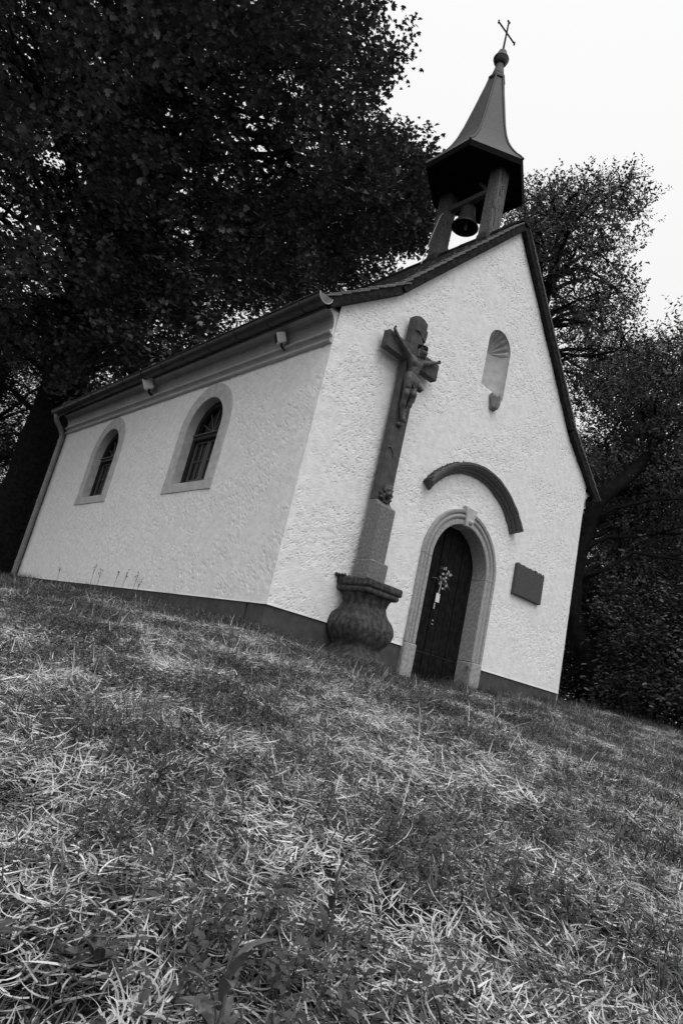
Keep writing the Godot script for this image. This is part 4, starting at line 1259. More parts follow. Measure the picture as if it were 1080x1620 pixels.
	# loincloth: knotted band and hanging folds
	var cl := [
		[V(0.99, 2.80, 0.215), V(1.10, 2.785, 0.225), 0.052, 0.050], [V(0.985, 2.765, 0.225), V(1.10, 2.735, 0.235), 0.046, 0.048], [V(0.985, 2.83, 0.245), V(1.10, 2.79, 0.262), 0.016, 0.016, 0.008], [V(0.985, 2.80, 0.258), V(1.105, 2.765, 0.272), 0.014, 0.014, 0.006],
		[V(0.985, 2.74, 0.23), V(0.985, 2.66, 0.235), 0.05, 0.042], [V(1.07, 2.74, 0.235), V(1.06, 2.69, 0.245), 0.05, 0.03],
		[V(1.10, 2.77, 0.225), V(1.19, 2.73, 0.22), 0.030, 0.038, 0.01], [V(1.19, 2.73, 0.22), V(1.25, 2.755, 0.215), 0.034, 0.012, 0.01], [V(1.12, 2.75, 0.205), V(1.135, 2.60, 0.20), 0.024, 0.03, 0.008], [V(1.135, 2.60, 0.20), V(1.12, 2.50, 0.19), 0.03, 0.022, 0.008], [V(1.12, 2.50, 0.19), V(1.105, 2.42, 0.18), 0.02, 0.014, 0.006], [V(1.15, 2.68, 0.21), V(1.155, 2.56, 0.20), 0.012, 0.014, 0.004],
		[V(0.99, 2.74, 0.275), V(1.05, 2.66, 0.275), 0.008, 0.006, 0.006], [V(1.0, 2.77, 0.27), V(1.08, 2.68, 0.28), 0.008, 0.006, 0.006],
	]
	part("loincloth", field_mesh(cl, V(0.88, 2.36, 0.12), V(1.28, 2.90, 0.34), 0.0075, 0.02), M.figure, body)
	# winged cherub head on the shaft
	var ch := V(1.05, 1.485, 0.185)
	var cb := [[ch + V(0, 0.012, 0), ch + V(0, -0.02, 0.012), 0.05, 0.042], [ch + V(0, 0.055, -0.012), ch + V(0.005, 0.05, 0.01), 0.04, 0.038, 0.012], [ch + V(-0.02, -0.028, 0.045), ch + V(0.02, -0.028, 0.045), 0.012, 0.012, 0.01], [ch + V(0, 0.0, 0.052), ch + V(0, -0.014, 0.058), 0.007, 0.009, 0.006], [ch + V(-0.035, 0.022, 0.04), ch + V(0.035, 0.022, 0.04), 0.009, 0.009, 0.01],
		[ch + V(-0.04, -0.05, -0.01), ch + V(-0.085, -0.015, -0.015), 0.022, 0.016, 0.01], [ch + V(0.04, -0.05, -0.01), ch + V(0.085, -0.015, -0.015), 0.022, 0.016, 0.01], [ch + V(-0.03, -0.075, -0.012), ch + V(-0.08, -0.065, -0.015), 0.018, 0.014, 0.008], [ch + V(0.03, -0.075, -0.012), ch + V(0.08, -0.065, -0.015), 0.018, 0.014, 0.008], [ch + V(-0.02, -0.10, -0.012), ch + V(0.03, -0.105, -0.012), 0.016, 0.016, 0.008],
		[ch + V(-0.045, 0.05, 0.0), ch + V(-0.052, 0.01, 0.0), 0.018, 0.016, 0.008], [ch + V(0.045, 0.05, 0.0), ch + V(0.052, 0.01, 0.0), 0.018, 0.016, 0.008]]
	var cher := part("cherub_head", field_mesh(cb, V(0.93, 1.34, 0.12), V(1.17, 1.60, 0.26), 0.006, 0.014), M.figure, o)
	cher.position = inv

func build_small_things() -> void:
	# stone tablet on the facade
	var t := thing("wall_plaque", "dark square stone tablet fixed to the white wall beside the door", "plaque", V(4.175, 1.09, 0.0))
	var b := buf()
	cbox(b, V(0, 0.212, 0.028), V(0.685, 0.415, 0.056), 0.008)
	for k in b.v.size():
		var p: Vector3 = b.v[k]
		b.v[k] = p + 0.005 * V(nz.get_noise_2d(p.x * 9, p.y * 9), nz.get_noise_2d(p.x * 9, p.y * 9 + 5), 0)
	part("slab", flat_mesh(b), M.plaque, t)
	b = buf()
	for k in 130:
		clump_blob(b, V(rng.randf_range(-0.33, 0.34), 0.42 + rng.randf_range(0, 0.008), rng.randf_range(0.0, 0.055)), rng.randf_range(0.006, 0.016))
	var mo := part("moss", flat_mesh(b), M.moss, t)
	mo.set_meta("kind", "stuff")
	# two small floodlights clipped to the cornice
	var spots := [[V(-0.075, 2.955, -4.05), "white floodlight with black lens tilted up on the cornice between the windows", 1.35], [V(-0.065, 2.905, -0.80), "small pale floodlight with round hood at the front end of the cornice", 0.95]]
	for s in spots:
		var f := thing("floodlight", s[1], "floodlight", s[0], "floodlights along the cornice")
		var k: float = s[2]
		b = buf()
		var bs := Basis(Vector3(0, 0, 1), 0.5) * Basis(Vector3.UP, -0.5)
		cbox(b, V(-0.07, 0.06, 0) * k, V(0.11, 0.12, 0.15) * k, 0.012, bs)
		part("housing", flat_mesh(b), M.lamp_shell, f)
		b = buf()
		cbox(b, V(-0.07, 0.06, 0) * k + bs * V(-0.056, 0, 0) * k, V(0.008, 0.10, 0.13) * k, 0.002, bs)
		part("lens", flat_mesh(b), M.black, f)
		b = buf()
		lathe(b, V(-0.02, 0.075, -0.02) * k, [[0.001, -0.05], [0.045 * k, -0.04], [0.05 * k, 0.0], [0.035 * k, 0.035], [0.001, 0.045]], 14)
		part("hood", smooth_mesh(b), M.lamp_shell, f)
		b = buf()
		tube(b, [V(0.03, -0.05, 0) * k, V(-0.03, -0.03, 0) * k, V(-0.05, 0.03, 0) * k], [0.014 * k, 0.014 * k, 0.012 * k], 8)
		part("arm", smooth_mesh(b), M.iron, f)
	# dried bouquet with a card, hung on the door
	var q := thing("bouquet", "small dried flower bouquet with white card hanging on the dark door", "bouquet", V(2.575, 0.62, -0.17))
	b = buf()
	cbox(b, V(0.0, 0.08, 0.012), V(0.072, 0.11, 0.006), 0.002, Basis(Vector3(0, 0, 1), 0.03))
	part("card", flat_mesh(b), M.paper, q)
	b = buf()
	cbox(b, V(-0.03, -0.025, 0.008), V(0.02, 0.075, 0.004), 0.001)
	part("ribbon_end", flat_mesh(b), M.lamp, q)
	b = buf()
	tube(b, [V(0.0, 0.13, 0.01), V(0.002, 0.22, 0.02), V(-0.004, 0.30, 0.024)], [0.009, 0.008, 0.008], 6)
	part("stem", smooth_mesh(b), M.lamp, q)
	for e in [[V(-0.03, 0.28, 0.015), V(-0.10, 0.305, 0.02), V(-0.18, 0.29, 0.02)], [V(0.06, 0.29, 0.02), V(0.13, 0.27, 0.02), V(0.19, 0.225, 0.02)]]:
		b = buf()
		tube(b, e, [0.005, 0.005, 0.003], 5)
		part("sprig", smooth_mesh(b), M.pipe, q)
	for k in 40:
		b = buf()
		var at := V(rng.randf_range(-0.06, 0.12), rng.randf_range(0.20, 0.48), rng.randf_range(0.01, 0.05))
		if k < 5: at = [V(-0.02, 0.385, 0.04), V(0.03, 0.35, 0.05), V(0.085, 0.43, 0.04), V(0.11, 0.40, 0.05), V(0.075, 0.25, 0.04)][k]
		for j in 6:
			var a := TAU * j / 6.0 + rng.randf()
			var r := rng.randf_range(0.012, 0.024)
			tri(b, at, at + V(cos(a) * r, sin(a) * r, rng.randf_range(0, 0.015)), at + V(cos(a + 0.8) * r, sin(a + 0.8) * r, rng.randf_range(0, 0.015)))
		part("flower" if k < 16 else "leaf", flat_mesh(b), M.paper if k < 9 else (M.lamp if k < 16 else M.plinth), q)

# ---------------------------------------------------------------- trees
func leaf_shape(b: Dictionary, at: Vector3, dir: Vector3, nrm: Vector3, size: float, lobed: bool, col: Color) -> void:
	var side := dir.cross(nrm).normalized()
	var up := side.cross(dir).normalized()
	var base: int = b.v.size()
	var pts: Array
	if lobed:
		pts = [[0.0, 0.0, 0.0], [-0.30, 0.02, -0.03], [-0.52, 0.30, -0.06], [-0.22, 0.42, -0.02], [-0.34, 0.78, -0.05], [-0.10, 0.66, 0.0], [0.0, 1.0, -0.10], [0.10, 0.66, 0.0], [0.34, 0.78, -0.05], [0.22, 0.42, -0.02], [0.52, 0.30, -0.06], [0.30, 0.02, -0.03]]
	else:
		pts = [[0.0, 0.0, 0.0], [-0.24, 0.30, 0.05], [-0.22, 0.62, 0.04], [0.0, 1.0, -0.08], [0.22, 0.62, 0.04], [0.24, 0.30, 0.05]]
	for p in pts:
		b.v.append(at + (side * p[0] + dir * p[1] + up * p[2]) * size)
		b.c.append(col)
	if lobed:
		b.v.append(at + dir * 0.42 * size + up * 0.04 * size)
		b.c.append(col)
		for k in 12:
			b.i.append_array(PackedInt32Array([base + 12, base + k, base + (k + 1) % 12]))
	else:
		for k in range(1, 5):
			b.i.append_array(PackedInt32Array([base, base + k, base + k + 1]))

func leaf_clump(lobed: bool, count: int, radius: float, size: float, lo: float, hi: float, droop: float) -> ArrayMesh:
	var b := buf()
	for k in count:
		var p := V(rng.randfn() * 0.55, rng.randfn() * 0.35, rng.randfn() * 0.55) * radius
		var a := rng.randf() * TAU
		var dir := V(cos(a), rng.randf_range(-droop, 0.25), sin(a)).normalized()
		var nrm := V(rng.randfn() * 0.45, 1.0, rng.randfn() * 0.45).normalized()
		var t := rng.randf_range(lo, hi)
		leaf_shape(b, p, dir, nrm, size * rng.randf_range(0.65, 1.2), lobed, Color(t, t, t))
	return flat_mesh(b)

# upright leafy shoot for the small-leaved trees
func leaf_shoot(count: int, length: float, size: float, lo: float, hi: float) -> ArrayMesh:
	var b := buf()
	for k in count:
		var t := float(k) / count
		var p := V(rng.randfn() * 0.03, (t - 0.35) * length, rng.randfn() * 0.03)
		var a := rng.randf() * TAU
		var dir := V(cos(a), rng.randf_range(0.1, 0.9), sin(a)).normalized()
		var nrm := V(rng.randfn() * 0.6, 1.0, rng.randfn() * 0.6).normalized()
		var c := rng.randf_range(lo, hi)
		leaf_shape(b, p, dir, nrm, size * rng.randf_range(0.6, 1.2), false, Color(c, c, c))
	return flat_mesh(b)

func limb_between(b: Dictionary, p0: Vector3, p1: Vector3, r0: float, r1: float, sag: float, sides := 7) -> Array:
	var pts := []
	var rad := []
	var n := maxi(4, int(p0.distance_to(p1) / 0.5))
	var side := (p1 - p0).cross(Vector3.UP).normalized()
	var wob := rng.randf_range(-0.12, 0.12) * p0.distance_to(p1)
	for k in n + 1:
		var t := float(k) / n
		var p := p0.lerp(p1, t) + Vector3.UP * sin(t * PI) * sag + side * sin(t * PI) * wob
		p += V(nz.get_noise_2d(t * 40.0, p0.x * 9.0), nz.get_noise_2d(t * 40.0, p0.z * 9.0 + 50.0), nz.get_noise_2d(t * 40.0, p1.x * 9.0)) * 0.10 * p0.distance_to(p1) * sin(t * PI) * 0.6
		pts.append(p)
		rad.append(lerpf(r0, r1, pow(t, 0.7)))
	tube(b, pts, rad, sides, false)
	return pts

func scatter(called: String, meshes: Array, spots: Array, material: Material, parent: Node) -> void:
	# spots: [position, basis scale, tone]
	var per := []
	for k in meshes.size(): per.append([])
	for k in spots.size(): per[k % meshes.size()].append(spots[k])
	for k in meshes.size():
		var mm := MultiMesh.new()
		mm.transform_format = MultiMesh.TRANSFORM_3D
		mm.use_colors = true
		mm.mesh = meshes[k]
		mm.instance_count = per[k].size()
		for j in per[k].size():
			mm.set_instance_transform(j, per[k][j][0])
			var t: float = per[k][j][1]
			mm.set_instance_color(j, Color(t, t, t))
		var o := MultiMeshInstance3D.new()
		o.name = called
		o.multimesh = mm
		o.material_override = material
		parent.add_child(o, true)
		o.set_meta("kind", "stuff")

# trunk: list of [point, radius]; lobes: [x, y, z, r]
func tree(called: String, label: String, category: String, trunk: Array, lobes: Array, clumps: Array, per_m2: float, limb_r: float, group := "", tone := 1.0, upright := false, shell := 0.45) -> Node3D:
	var base: Vector3 = trunk[0][0]
	var o := thing(called, label, category, base, group)
	var b := buf()
	var pts := []
	var rad := []
	for t in trunk:
		pts.append(t[0] - base)
		rad.append(t[1])
	# resample for a bumpy trunk
	var fp := []
	var fr := []
	for k in pts.size() - 1:
		for j in 6:
			var t := j / 6.0
			fp.append((pts[k] as Vector3).cubic_interpolate(pts[k + 1], pts[maxi(k - 1, 0)], pts[mini(k + 2, pts.size() - 1)], t))
			fr.append(lerpf(rad[k], rad[k + 1], t) * (1.0 + 0.10 * nz.get_noise_2d(k * 9.0 + j * 1.7, base.x * 31.0)))
	fp.append(pts[pts.size() - 1])
	fr.append(rad[rad.size() - 1])
	tube(b, fp, fr, 16, true)
	part("trunk", smooth_mesh(b), M.bark, o)
	var spots := []
	b = buf()
	for l in lobes:
		var c := V(l[0], l[1], l[2]) - base
		var r: float = l[3]
		# nearest trunk point a bit lower than the lobe
		var best := 0
		var bd := 1e9
		for k in range(int(fp.size() * 0.3), fp.size()):
			var dd: float = (fp[k] as Vector3).distance_to(c) + maxf(0.0, fp[k].y - c.y + 0.5) * 3.0
			if dd < bd:
				bd = dd
				best = k
		var lp := limb_between(b, fp[best], c + V(0, r * 0.3, 0), minf(fr[best] * 0.6, limb_r * (0.5 + 0.1 * r)), 0.02, 0.12 * (fp[best] as Vector3).distance_to(c))
		for k in 5:
			var d := V(rng.randfn(), rng.randfn() * 0.7, rng.randfn()).normalized()
			limb_between(b, lp[int(lp.size() * rng.randf_range(0.55, 0.95))], c + d * r * 0.85, limb_r * 0.22, 0.008, 0.1 * r, 5)
		var count := int(per_m2 * 4.0 * r * r)
		for k in count:
			var d := V(rng.randfn(), rng.randfn(), rng.randfn()).normalized()
			var rr := r * pow(rng.randf_range(shell, 1.0), 0.6)
			var w := 1.0 + 0.28 * nz.get_noise_3d(d.x * 3.0 + c.x * 5.0, d.y * 3.0 + c.y * 5.0, d.z * 3.0)
			var p := c + V(d.x, d.y * 0.85, d.z) * rr * w
			var bs := Basis(Vector3.UP, rng.randf() * TAU)
			if upright:
				var lean := (d * 0.8 + Vector3.UP * 0.7).normalized()
				var sx := lean.cross(V(0.3, 0.1, 0.9)).normalized()
				bs = Basis(sx, lean, sx.cross(lean)) * Basis(Vector3.UP, rng.randf() * TAU)
			else:
				bs = Basis(V(rng.randfn(), 0, rng.randfn()).normalized(), rng.randf_range(-0.5, 0.5)) * bs
			spots.append([Transform3D(bs.scaled(Vector3.ONE * rng.randf_range(0.75, 1.25)), p), tone * rng.randf_range(0.45, 1.6)])
	part("limbs", smooth_mesh(b), M.bark, o)
	scatter("crown", clumps, spots, M.leaf, o)
	return o

func build_trees() -> void:
	var maple := []
	for k in 4: maple.append(leaf_clump(true, 22, 0.25, 0.092, 0.06, 0.16, 0.7))
	var small := []
	for k in 4: small.append(leaf_shoot(13, 0.34, 0.07, 0.06, 0.12))
	var bush := []
	for k in 4: bush.append(leaf_clump(false, 18, 0.24, 0.08, 0.05, 0.10, 0.4))
	tree("maple_tree", "huge dark broadleaved tree towering behind the chapel roof", "tree", [[V(0.35, -0.4, -10.9), 0.85], [V(0.45, 0.8, -10.9), 0.60], [V(0.5, 3.0, -10.8), 0.52], [V(0.2, 6.0, -10.0), 0.45], [V(-0.4, 9.0, -8.8), 0.32], [V(-0.6, 12.5, -7.4), 0.18], [V(-0.5, 15.0, -6.2), 0.06]], MAPLE, maple, 17.5, 0.16)
	build_right_trees(small, bush)

# ---------------------------------------------------------------- grass
func blade(b: Dictionary, root: Vector3, yaw: float, lean: float, bend: float, length: float, width: float, tone: float, seg := 4) -> void:
	var dir := V(cos(yaw), 0, sin(yaw))
	var side := V(-sin(yaw), 0, cos(yaw))
	var base: int = b.v.size()
	var p := root
	var a := lean
	var twist := rng.randf_range(-0.9, 0.9)
	var curl := rng.randfn() * 0.15
	for k in seg + 1:
		var t := float(k) / seg
		var w := width * (1.0 - t * t * 0.85) * 0.5
		var fwd := dir * sin(a) + V(0, cos(a), 0)
		var sd := side.rotated(fwd.normalized(), twist)
		b.v.append(p - sd * w)
		b.v.append(p + sd * w)
		b.c.append(Color(tone, tone, tone))
		b.c.append(Color(tone, tone, tone))
		p += fwd * length / seg
		if p.y < 0.002: p.y = 0.002 + rng.randf() * 0.004
		a += bend / seg
		side = side.rotated(Vector3.UP, curl + rng.randf_range(-0.1, 0.1))
		dir = V(side.z, 0, -side.x)
	for k in seg:
		var q := base + k * 2
		b.i.append_array(PackedInt32Array([q, q + 2, q + 3, q, q + 3, q + 1]))

func spot_in(r: float) -> Vector3:
	var a := rng.randf() * TAU
	var d := r * sqrt(rng.randf())
	return V(cos(a) * d, 0, sin(a) * d)

func straw_mat(bundles: int, r: float) -> ArrayMesh:
	# matted dry stalks lying in small swathes, each swathe with its own lie and tone
	var b := buf()
	for k in bundles:
		var c := spot_in(r)
		var yaw0 := rng.randf() * TAU
		var dead := rng.randf() < 0.48
		var lift := rng.randf_range(0.0, 0.022)
		for j in rng.randi_range(7, 15):
			var p := c + V(rng.randfn(), 0, rng.randfn()) * 0.022
			p.y = lift * rng.randf()
			var tone := rng.randf_range(0.02, 0.09) if dead else rng.randf_range(0.32, 0.88)
			if rng.randf() < 0.12: tone = rng.randf_range(0.03, 0.6)
			blade(b, p, yaw0 + rng.randfn() * 0.45, rng.randf_range(1.2, 1.62), rng.randf_range(-0.8, 1.1), rng.randf_range(0.02, 0.075), rng.randf_range(0.0016, 0.0040), tone, 5)
	return flat_mesh(b)

func green_tuft(n: int, r: float, h: float, lo: float, hi: float) -> ArrayMesh:
	var b := buf()
	for k in n:
		var p := spot_in(r)
		blade(b, p, rng.randf() * TAU, rng.randf_range(0.05, 0.8), rng.randf_range(0.1, 1.4), h * rng.randf_range(0.45, 1.2), rng.randf_range(0.002, 0.005), rng.randf_range(lo, hi), 5)
	return flat_mesh(b)

func herb_patch(n: int, r: float) -> ArrayMesh:
	# small leafy herbs
	var b := buf()
	for k in n:
		var p := spot_in(r)
		var hgt := rng.randf_range(0.02, 0.09)
		var yaw := rng.randf() * TAU
		var tone := rng.randf_range(0.03, 0.08)
		blade(b, p, yaw, 0.1, 0.3, hgt, 0.002, tone, 3)
		for j in 5:
			var a := rng.randf() * TAU
			var dir := V(cos(a), rng.randf_range(0.0, 0.6), sin(a)).normalized()
			leaf_shape(b, p + V(0, hgt * rng.randf_range(0.3, 1.0), 0), dir, V(rng.randfn() * 0.3, 1, rng.randfn() * 0.3).normalized(), rng.randf_range(0.009, 0.02), false, Color(tone, tone, tone) * rng.randf_range(0.8, 1.3))
	for q in b.c.size(): b.c[q].a = 1.0
	return flat_mesh(b)

func tall_straws(n: int, r: float) -> ArrayMesh:
	var b := buf()
	for k in n:
		var p := spot_in(r)
		blade(b, p, rng.randf() * TAU, rng.randf_range(0.05, 0.7), rng.randf_range(-0.1, 0.8), rng.randf_range(0.07, 0.19), rng.randf_range(0.0022, 0.0045), rng.randf_range(0.40, 0.85), 5)
	return flat_mesh(b)

func in_view(p: Vector3, cam: Camera3D) -> bool:
	var q := cam.global_transform.affine_inverse() * p
	if q.z > -0.25: return false
	return absf(q.x / -q.z) < 0.75 and q.y / -q.z > -1.15

func inside_chapel(x: float, z: float) -> bool:
	if x > -0.01 and x < W + 0.01 and z < 0.01 and z > -D: return true
	return x > 0.79 and x < 1.31 and z > 0 and z < 0.44

func build_grass(cam: Camera3D) -> void:
	var mats := []
	for k in 5: mats.append(straw_mat(88, 0.24))
	var greens := []
	for k in 4: greens.append(green_tuft(170, 0.20, 0.075, 0.03, 0.14))
	var herbs := []
	for k in 3: herbs.append(herb_patch(95, 0.18))
	var talls := []
	for k in 4: talls.append(tall_straws(9, 0.2))
	var longs := []
	for k in 3: longs.append(green_tuft(60, 0.14, 0.20, 0.03, 0.10))
	var s_mat := []
	var s_green := []
	var s_herb := []
	var s_tall := []
	var s_long := []
	var step := 0.17
	var x := -7.0
	while x < 13.0:
		var z := -9.5
		while z < 6.0:
			var p := V(x + rng.randf_range(-0.08, 0.08), 0, z + rng.randf_range(-0.08, 0.08))
			z += step
			if inside_chapel(p.x, p.z): continue
			p.y = ground_y(p.x, p.z)
			if not in_view(p, cam): continue
			var dist := p.distance_to(CAM)
			if dist < 0.42 or dist > 13.5: continue
			# hidden behind the chapel
			if p.x > 0.3 and p.z < -0.3 and p.x < 5.4 + (-p.z) * 1.5: continue
			var e := 0.10
			var nrm := V(ground_y(p.x - e, p.z) - ground_y(p.x + e, p.z), 2 * e, ground_y(p.x, p.z - e) - ground_y(p.x, p.z + e)).normalized()
			var sx := nrm.cross(Vector3.BACK).normalized()
			var bs := Basis(sx, nrm, sx.cross(nrm)) * Basis(Vector3.UP, rng.randf() * TAU)
			var dry := 0.75 * nz.get_noise_2d(p.x * 1.6 + 20.0, p.z * 1.6) + 0.75 * nz.get_noise_2d(p.x * 4.5, p.z * 4.5 + 70.0)
			var wall := minf(absf(p.z) + (0.0 if p.x > -0.2 else 9.0), absf(p.x) + (0.0 if p.z < 0.2 else 9.0))
			# greener along the foot of the chapel, drier out on the trodden slope
			var out := sqrt(pow(maxf(-p.x, 0.0), 2.0) + pow(maxf(p.z, 0.0), 2.0))
			dry += 0.14 * sstep(1.0, 4.0, out) - 0.04
			var far := sstep(4.5, 1.0, out)
			var near_wall := wall < 0.16
			if dry > -0.30 and not near_wall:
				s_mat.append([Transform3D(bs.scaled(Vector3.ONE * rng.randf_range(0.85, 1.2)), p), rng.randf_range(0.75, 1.15)])
			if rng.randf() < 0.20 - dry * 1.6 + far * 0.12:
				s_green.append([Transform3D(bs.scaled(Vector3.ONE * rng.randf_range(0.7, 1.15)), p), rng.randf_range(0.7, 1.3)])
			if rng.randf() < 0.03 - dry * 1.0 + far * 0.10:
				s_herb.append([Transform3D(bs.scaled(Vector3.ONE * rng.randf_range(0.7, 1.3)), p), rng.randf_range(0.7, 1.3)])
			if rng.randf() < 0.07 + far * 0.10 and not near_wall:
				s_tall.append([Transform3D(bs.scaled(Vector3.ONE * rng.randf_range(0.6, 1.1)), p), rng.randf_range(0.7, 1.2)])
			if (near_wall and rng.randf() < 0.95) or rng.randf() < 0.012:
				s_long.append([Transform3D(bs.scaled(Vector3.ONE * rng.randf_range(0.5, 1.0)), p), rng.randf_range(0.6, 1.1)])
		x += step
	var g := Node3D.new()
	g.name = "meadow_grass"
	add_child(g)
	g.set_meta("kind", "stuff")
	tag(g, "dry matted grass with green tufts covering the slope before the chapel", "grass")
	scatter("dry_straw", mats, s_mat, M.grass, g)
	scatter("green_blades", greens, s_green, M.grass, g)
	scatter("herbs", herbs, s_herb, M.grass, g)
	scatter("tall_straw", talls, s_tall, M.grass, g)
	scatter("long_grass", longs, s_long, M.grass, g)
	print("grass ", s_mat.size(), " ", s_green.size(), " ", s_herb.size(), " ", s_tall.size(), " ", s_long.size())

func big_leaf(length: float, width: float, curl: float) -> ArrayMesh:
	var b := buf()
	var n := 7
	for k in n + 1:
		var t := float(k) / n
		var w := width * pow(sin(PI * clampf(t * 0.93 + 0.05, 0.0, 1.0)), 0.8) * 0.5
		var y := sin(t * 1.6) * length * 0.30 - curl * t * t * length * 0.5
		b.v.append(V(t * length, y + w * 0.35, -w))
		b.v.append(V(t * length, y, 0))
		b.v.append(V(t * length, y + w * 0.35, w))
	for k in n:
		for j in 2:
			var q := k * 3 + j
			b.i.append_array(PackedInt32Array([q, q + 3, q + 4, q, q + 4, q + 1]))
	return smooth_mesh(b)

func weed(label: String, at: Vector2, leaves: int, size: float, m: Material, stem: bool) -> void:
	var o := thing("weed_plant", label, "weed", V(at.x, ground_y(at.x, at.y), at.y), "weeds in the grass")
	for k in leaves:
		var l := part("leaf", big_leaf(size * rng.randf_range(0.7, 1.2), size * rng.randf_range(0.22, 0.34), rng.randf_range(0.2, 1.0)), m, o)
		l.rotation = V(0, TAU * k / leaves + rng.randf_range(-0.4, 0.4), rng.randf_range(0.2, 0.9))
		l.position = V(0, 0.01 + (0.10 * k / leaves if stem else 0.0), 0)
	if stem:
		var b := buf()
		tube(b, [V(0, 0, 0), V(0.005, 0.06, 0.004), V(0.0, 0.13, 0.0), V(0.01, 0.17, 0.004)], [0.0035, 0.003, 0.0025, 0.0015], 6)
		part("stem", smooth_mesh(b), m, o)

func build_right_trees(small: Array, bush: Array) -> void:
	tree("fruit_tree", "airy small-leaved tree with curving boughs rising beside the gable", "tree", [[V(9.0, -0.9, -5.0), 0.34], [V(8.9, 0.8, -4.9), 0.27], [V(8.5, 3.0, -4.5), 0.24], [V(7.9, 6.0, -3.6), 0.20], [V(7.4, 8.4, -2.8), 0.13], [V(7.1, 10.6, -2.2), 0.04]], RIGHT_TALL, small, 39.0, 0.13, "trees beyond the right corner of the chapel", 1.0, true, 0.2)
	tree("fruit_tree", "crooked thick-trunked tree leaning out behind the corner with dense dark foliage", "tree", [[V(8.14, -0.8, -0.45), 0.24], [V(8.06, 0.08, -0.53), 0.18], [V(7.72, 1.17, -1.04), 0.16], [V(7.52, 2.08, -1.19), 0.165], [V(7.34, 3.07, -1.01), 0.17], [V(7.28, 3.69, -0.78), 0.16], [V(7.6, 4.3, -0.4), 0.12], [V(8.3, 5.3, -0.3), 0.08], [V(8.9, 6.6, -0.3), 0.04]], RIGHT_LOW, small, 62.0, 0.085, "trees beyond the right corner of the chapel", 1.0, true, 0.2)
	tree("shrub", "dense dark shrub close behind the right corner of the chapel", "shrub", [[V(10.0, -0.9, -2.2), 0.08], [V(10.0, 0.6, -2.1), 0.06], [V(10.1, 1.6, -2.1), 0.04], [V(10.1, 2.3, -2.1), 0.02]], SHRUB0, bush, 52.0, 0.04, "shrubs along the crest")
	tree("shrub", "broad dark shrub on the crest with a paler leafy top", "shrub", [[V(10.0, -0.9, -0.8), 0.08], [V(10.0, 0.6, -0.8), 0.06], [V(10.0, 1.6, -0.8), 0.04], [V(10.0, 2.3, -0.8), 0.02]], SHRUB1, bush, 52.0, 0.04, "shrubs along the crest")
	tree("shrub", "outermost dark shrub at the end of the crest", "shrub", [[V(9.7, -0.8, 0.7), 0.08], [V(9.7, 0.6, 0.7), 0.06], [V(9.6, 1.6, 0.8), 0.04], [V(9.6, 2.3, 0.8), 0.02]], SHRUB2, bush, 52.0, 0.04, "shrubs along the crest")
	tree("shrub", "leafy paler shrub standing in front of the crooked trunk", "shrub", [[V(8.3, -0.6, 0.2), 0.05], [V(8.3, 0.3, 0.2), 0.04], [V(8.3, 0.9, 0.2), 0.03], [V(8.3, 1.5, 0.2), 0.015]], SHRUB3, bush, 40.0, 0.03, "shrubs along the crest")
	tree("woodland_tree", "shadowy tree farther back past the far end of the chapel", "tree", [[V(0.6, -0.8, -17.0), 0.35], [V(0.6, 2.0, -17.0), 0.28], [V(0.3, 5.0, -16.8), 0.2], [V(0.0, 8.0, -16.5), 0.08]], FAR_LEFT, bush, 46.0, 0.12, "woodland behind")
	tree("woodland_tree", "shadowy tree closing the view behind the crest shrubs", "tree", [[V(15.5, -1.2, -4.5), 0.35], [V(15.5, 2.0, -4.5), 0.28], [V(15.3, 5.0, -4.3), 0.2], [V(15.2, 7.5, -4.2), 0.08]], FAR_RIGHT, bush, 50.0, 0.12, "woodland behind")
	var behind := []
	for k in 24:
		var l: Array = FAR_RIGHT[k]
		behind.append([l[0] - 2.5, l[1], l[2] - 6.5, l[3]])
	tree("woodland_tree", "shadowy tree hidden mostly by the chapel, past its far side wall", "tree", [[V(13.0, -1.6, -11.0), 0.35], [V(13.0, 2.0, -11.0), 0.28], [V(12.8, 5.0, -10.8), 0.2], [V(12.7, 7.5, -10.7), 0.08]], behind, bush, 40.0, 0.12, "woodland behind")

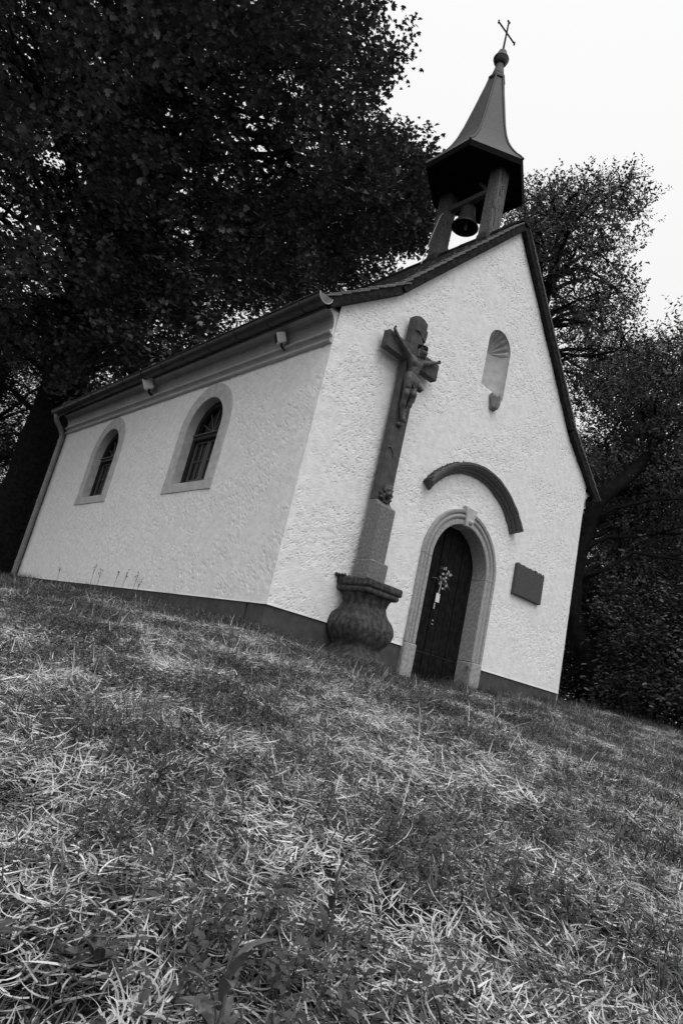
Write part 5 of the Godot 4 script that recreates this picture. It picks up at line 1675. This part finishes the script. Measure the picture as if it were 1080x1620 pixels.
func _ready() -> void:
	nz.seed = 4
	nz.noise_type = FastNoiseLite.TYPE_SIMPLEX_SMOOTH
	nz.frequency = 1.0
	nz.fractal_type = FastNoiseLite.FRACTAL_NONE
	rng.seed = 77
	# camera, tilted as in the photograph
	var cam := Camera3D.new()
	cam.name = "camera"
	add_child(cam)
	cam.transform = Transform3D(Basis(Vector3(0.7086988, 0.2194843, 0.6705018), Vector3(-0.3284841, 0.9437338, 0.0382721), Vector3(-0.6243751, -0.2473725, 0.7409201)), CAM)
	cam.fov = 76.04
	cam.near = 0.05
	cam.far = 600.0
	# flat overcast sky
	var env := Environment.new()
	var sky := Sky.new()
	var sm := ProceduralSkyMaterial.new()
	sm.sky_top_color = Color(1, 1, 1)
	sm.sky_horizon_color = Color(0.9, 0.9, 0.9)
	sm.sky_curve = 0.5
	sm.sky_energy_multiplier = 0.94
	sm.ground_bottom_color = Color(0.18, 0.18, 0.18)
	sm.ground_horizon_color = Color(0.3, 0.3, 0.3)
	sky.sky_material = sm
	env.background_mode = Environment.BG_SKY
	env.sky = sky
	env.tonemap_mode = Environment.TONE_MAPPER_LINEAR
	env.tonemap_exposure = 1.15
	env.sdfgi_enabled = true
	env.ssao_enabled = true
	env.ssil_enabled = true
	var we := WorldEnvironment.new()
	we.name = "world_environment"
	we.environment = env
	add_child(we)
	# bright part of the cloud cover, high over the front right
	var sun := DirectionalLight3D.new()
	sun.name = "sun"
	add_child(sun)
	sun.look_at_from_position(Vector3(-0.16, 0.85, 0.50), Vector3.ZERO)
	sun.light_energy = 0.36
	sun.light_angular_distance = 40.0
	sun.shadow_enabled = true
	sun.sky_mode = DirectionalLight3D.SKY_MODE_LIGHT_ONLY
	make_materials()
	build_ground()
	print("ground")
	build_chapel()
	print("chapel")
	build_cross()
	print("cross")
	build_small_things()
	build_trees()
	print("trees")
	build_grass(cam)
	build_weeds()
	print("done")

func build_weeds() -> void:
	var m := mottled(0.05, 0.10, 14.0, 0.5, 0.1, 221)
	var pale := mottled(0.09, 0.18, 14.0, 0.5, 0.1, 222)
	weed("broad-leaved weed with long pale leaves at the lower edge of the meadow", Vector2(-2.98, 4.28), 9, 0.075, pale, true)
	weed("small rosette weed with pointed leaves among matted straw", Vector2(-3.05, 4.08), 8, 0.055, m, false)
	weed("tall dark weed with leaves up its stem standing in dry straw", Vector2(-2.66, 4.13), 8, 0.045, m, true)
	weed("dark spreading weed with narrow drooping leaves", Vector2(-3.20, 4.0), 11, 0.085, m, false)
	var knots := [[Vector2(-2.2, 4.2), "dark leafy weed beside a pale swathe of straw low on the slope"], [Vector2(-2.05, 3.7), "small leafy weed half sunk in dry grass on the open slope"], [Vector2(-2.75, 3.6), "bushy little weed at the edge of a dark green patch"]]
	for k in knots:
		weed(k[1], k[0], rng.randi_range(5, 11), rng.randf_range(0.025, 0.05), m, rng.randf() < 0.5)
	# thin dry stalks with seed heads against the side wall
	for z in [-2.44, -2.70, -2.91, -3.25, -3.74, -4.0, -5.2]:
		var at := V(-0.10 + rng.randf_range(-0.03, 0.03), 0, z)
		at.y = ground_y(at.x, at.z)
		var o := thing("seed_stalk", "thin dark stalk with small seed heads growing at the foot of the white side wall", "stalk", at, "seed stalks along the side wall")
		var h := rng.randf_range(0.26, 0.40)
		var b := buf()
		var lean := rng.randf_range(-0.06, 0.06)
		tube(b, [V(0, -0.02, 0), V(0, h * 0.5, lean * 0.4), V(0, h, lean)], [0.003, 0.0025, 0.002], 5)
		part("stem", smooth_mesh(b), m, o)
		for j in 4:
			var tip := V(rng.randf_range(-0.02, 0.02), h * rng.randf_range(0.8, 1.08), lean + rng.randf_range(-0.05, 0.05))
			b = buf()
			tube(b, [V(0, h * 0.7, lean * 0.6), tip], [0.0015, 0.0012], 4)
			clump_blob(b, tip, 0.010)
			part("seed_head", flat_mesh(b), m, o)
	# curled dead leaf
	b_leaf(V(0.45, 0, 3.1))

func b_leaf(at: Vector3) -> void:
	at.y = ground_y(at.x, at.z) + 0.06
	var o := thing("fallen_leaf", "single curled dead leaf lying on the grass before the door", "leaf", at)
	var l := part("blade", big_leaf(0.11, 0.07, 1.6), plain(0.3, 0.8), o)
	l.rotation = V(0.4, 2.4, 0.2)
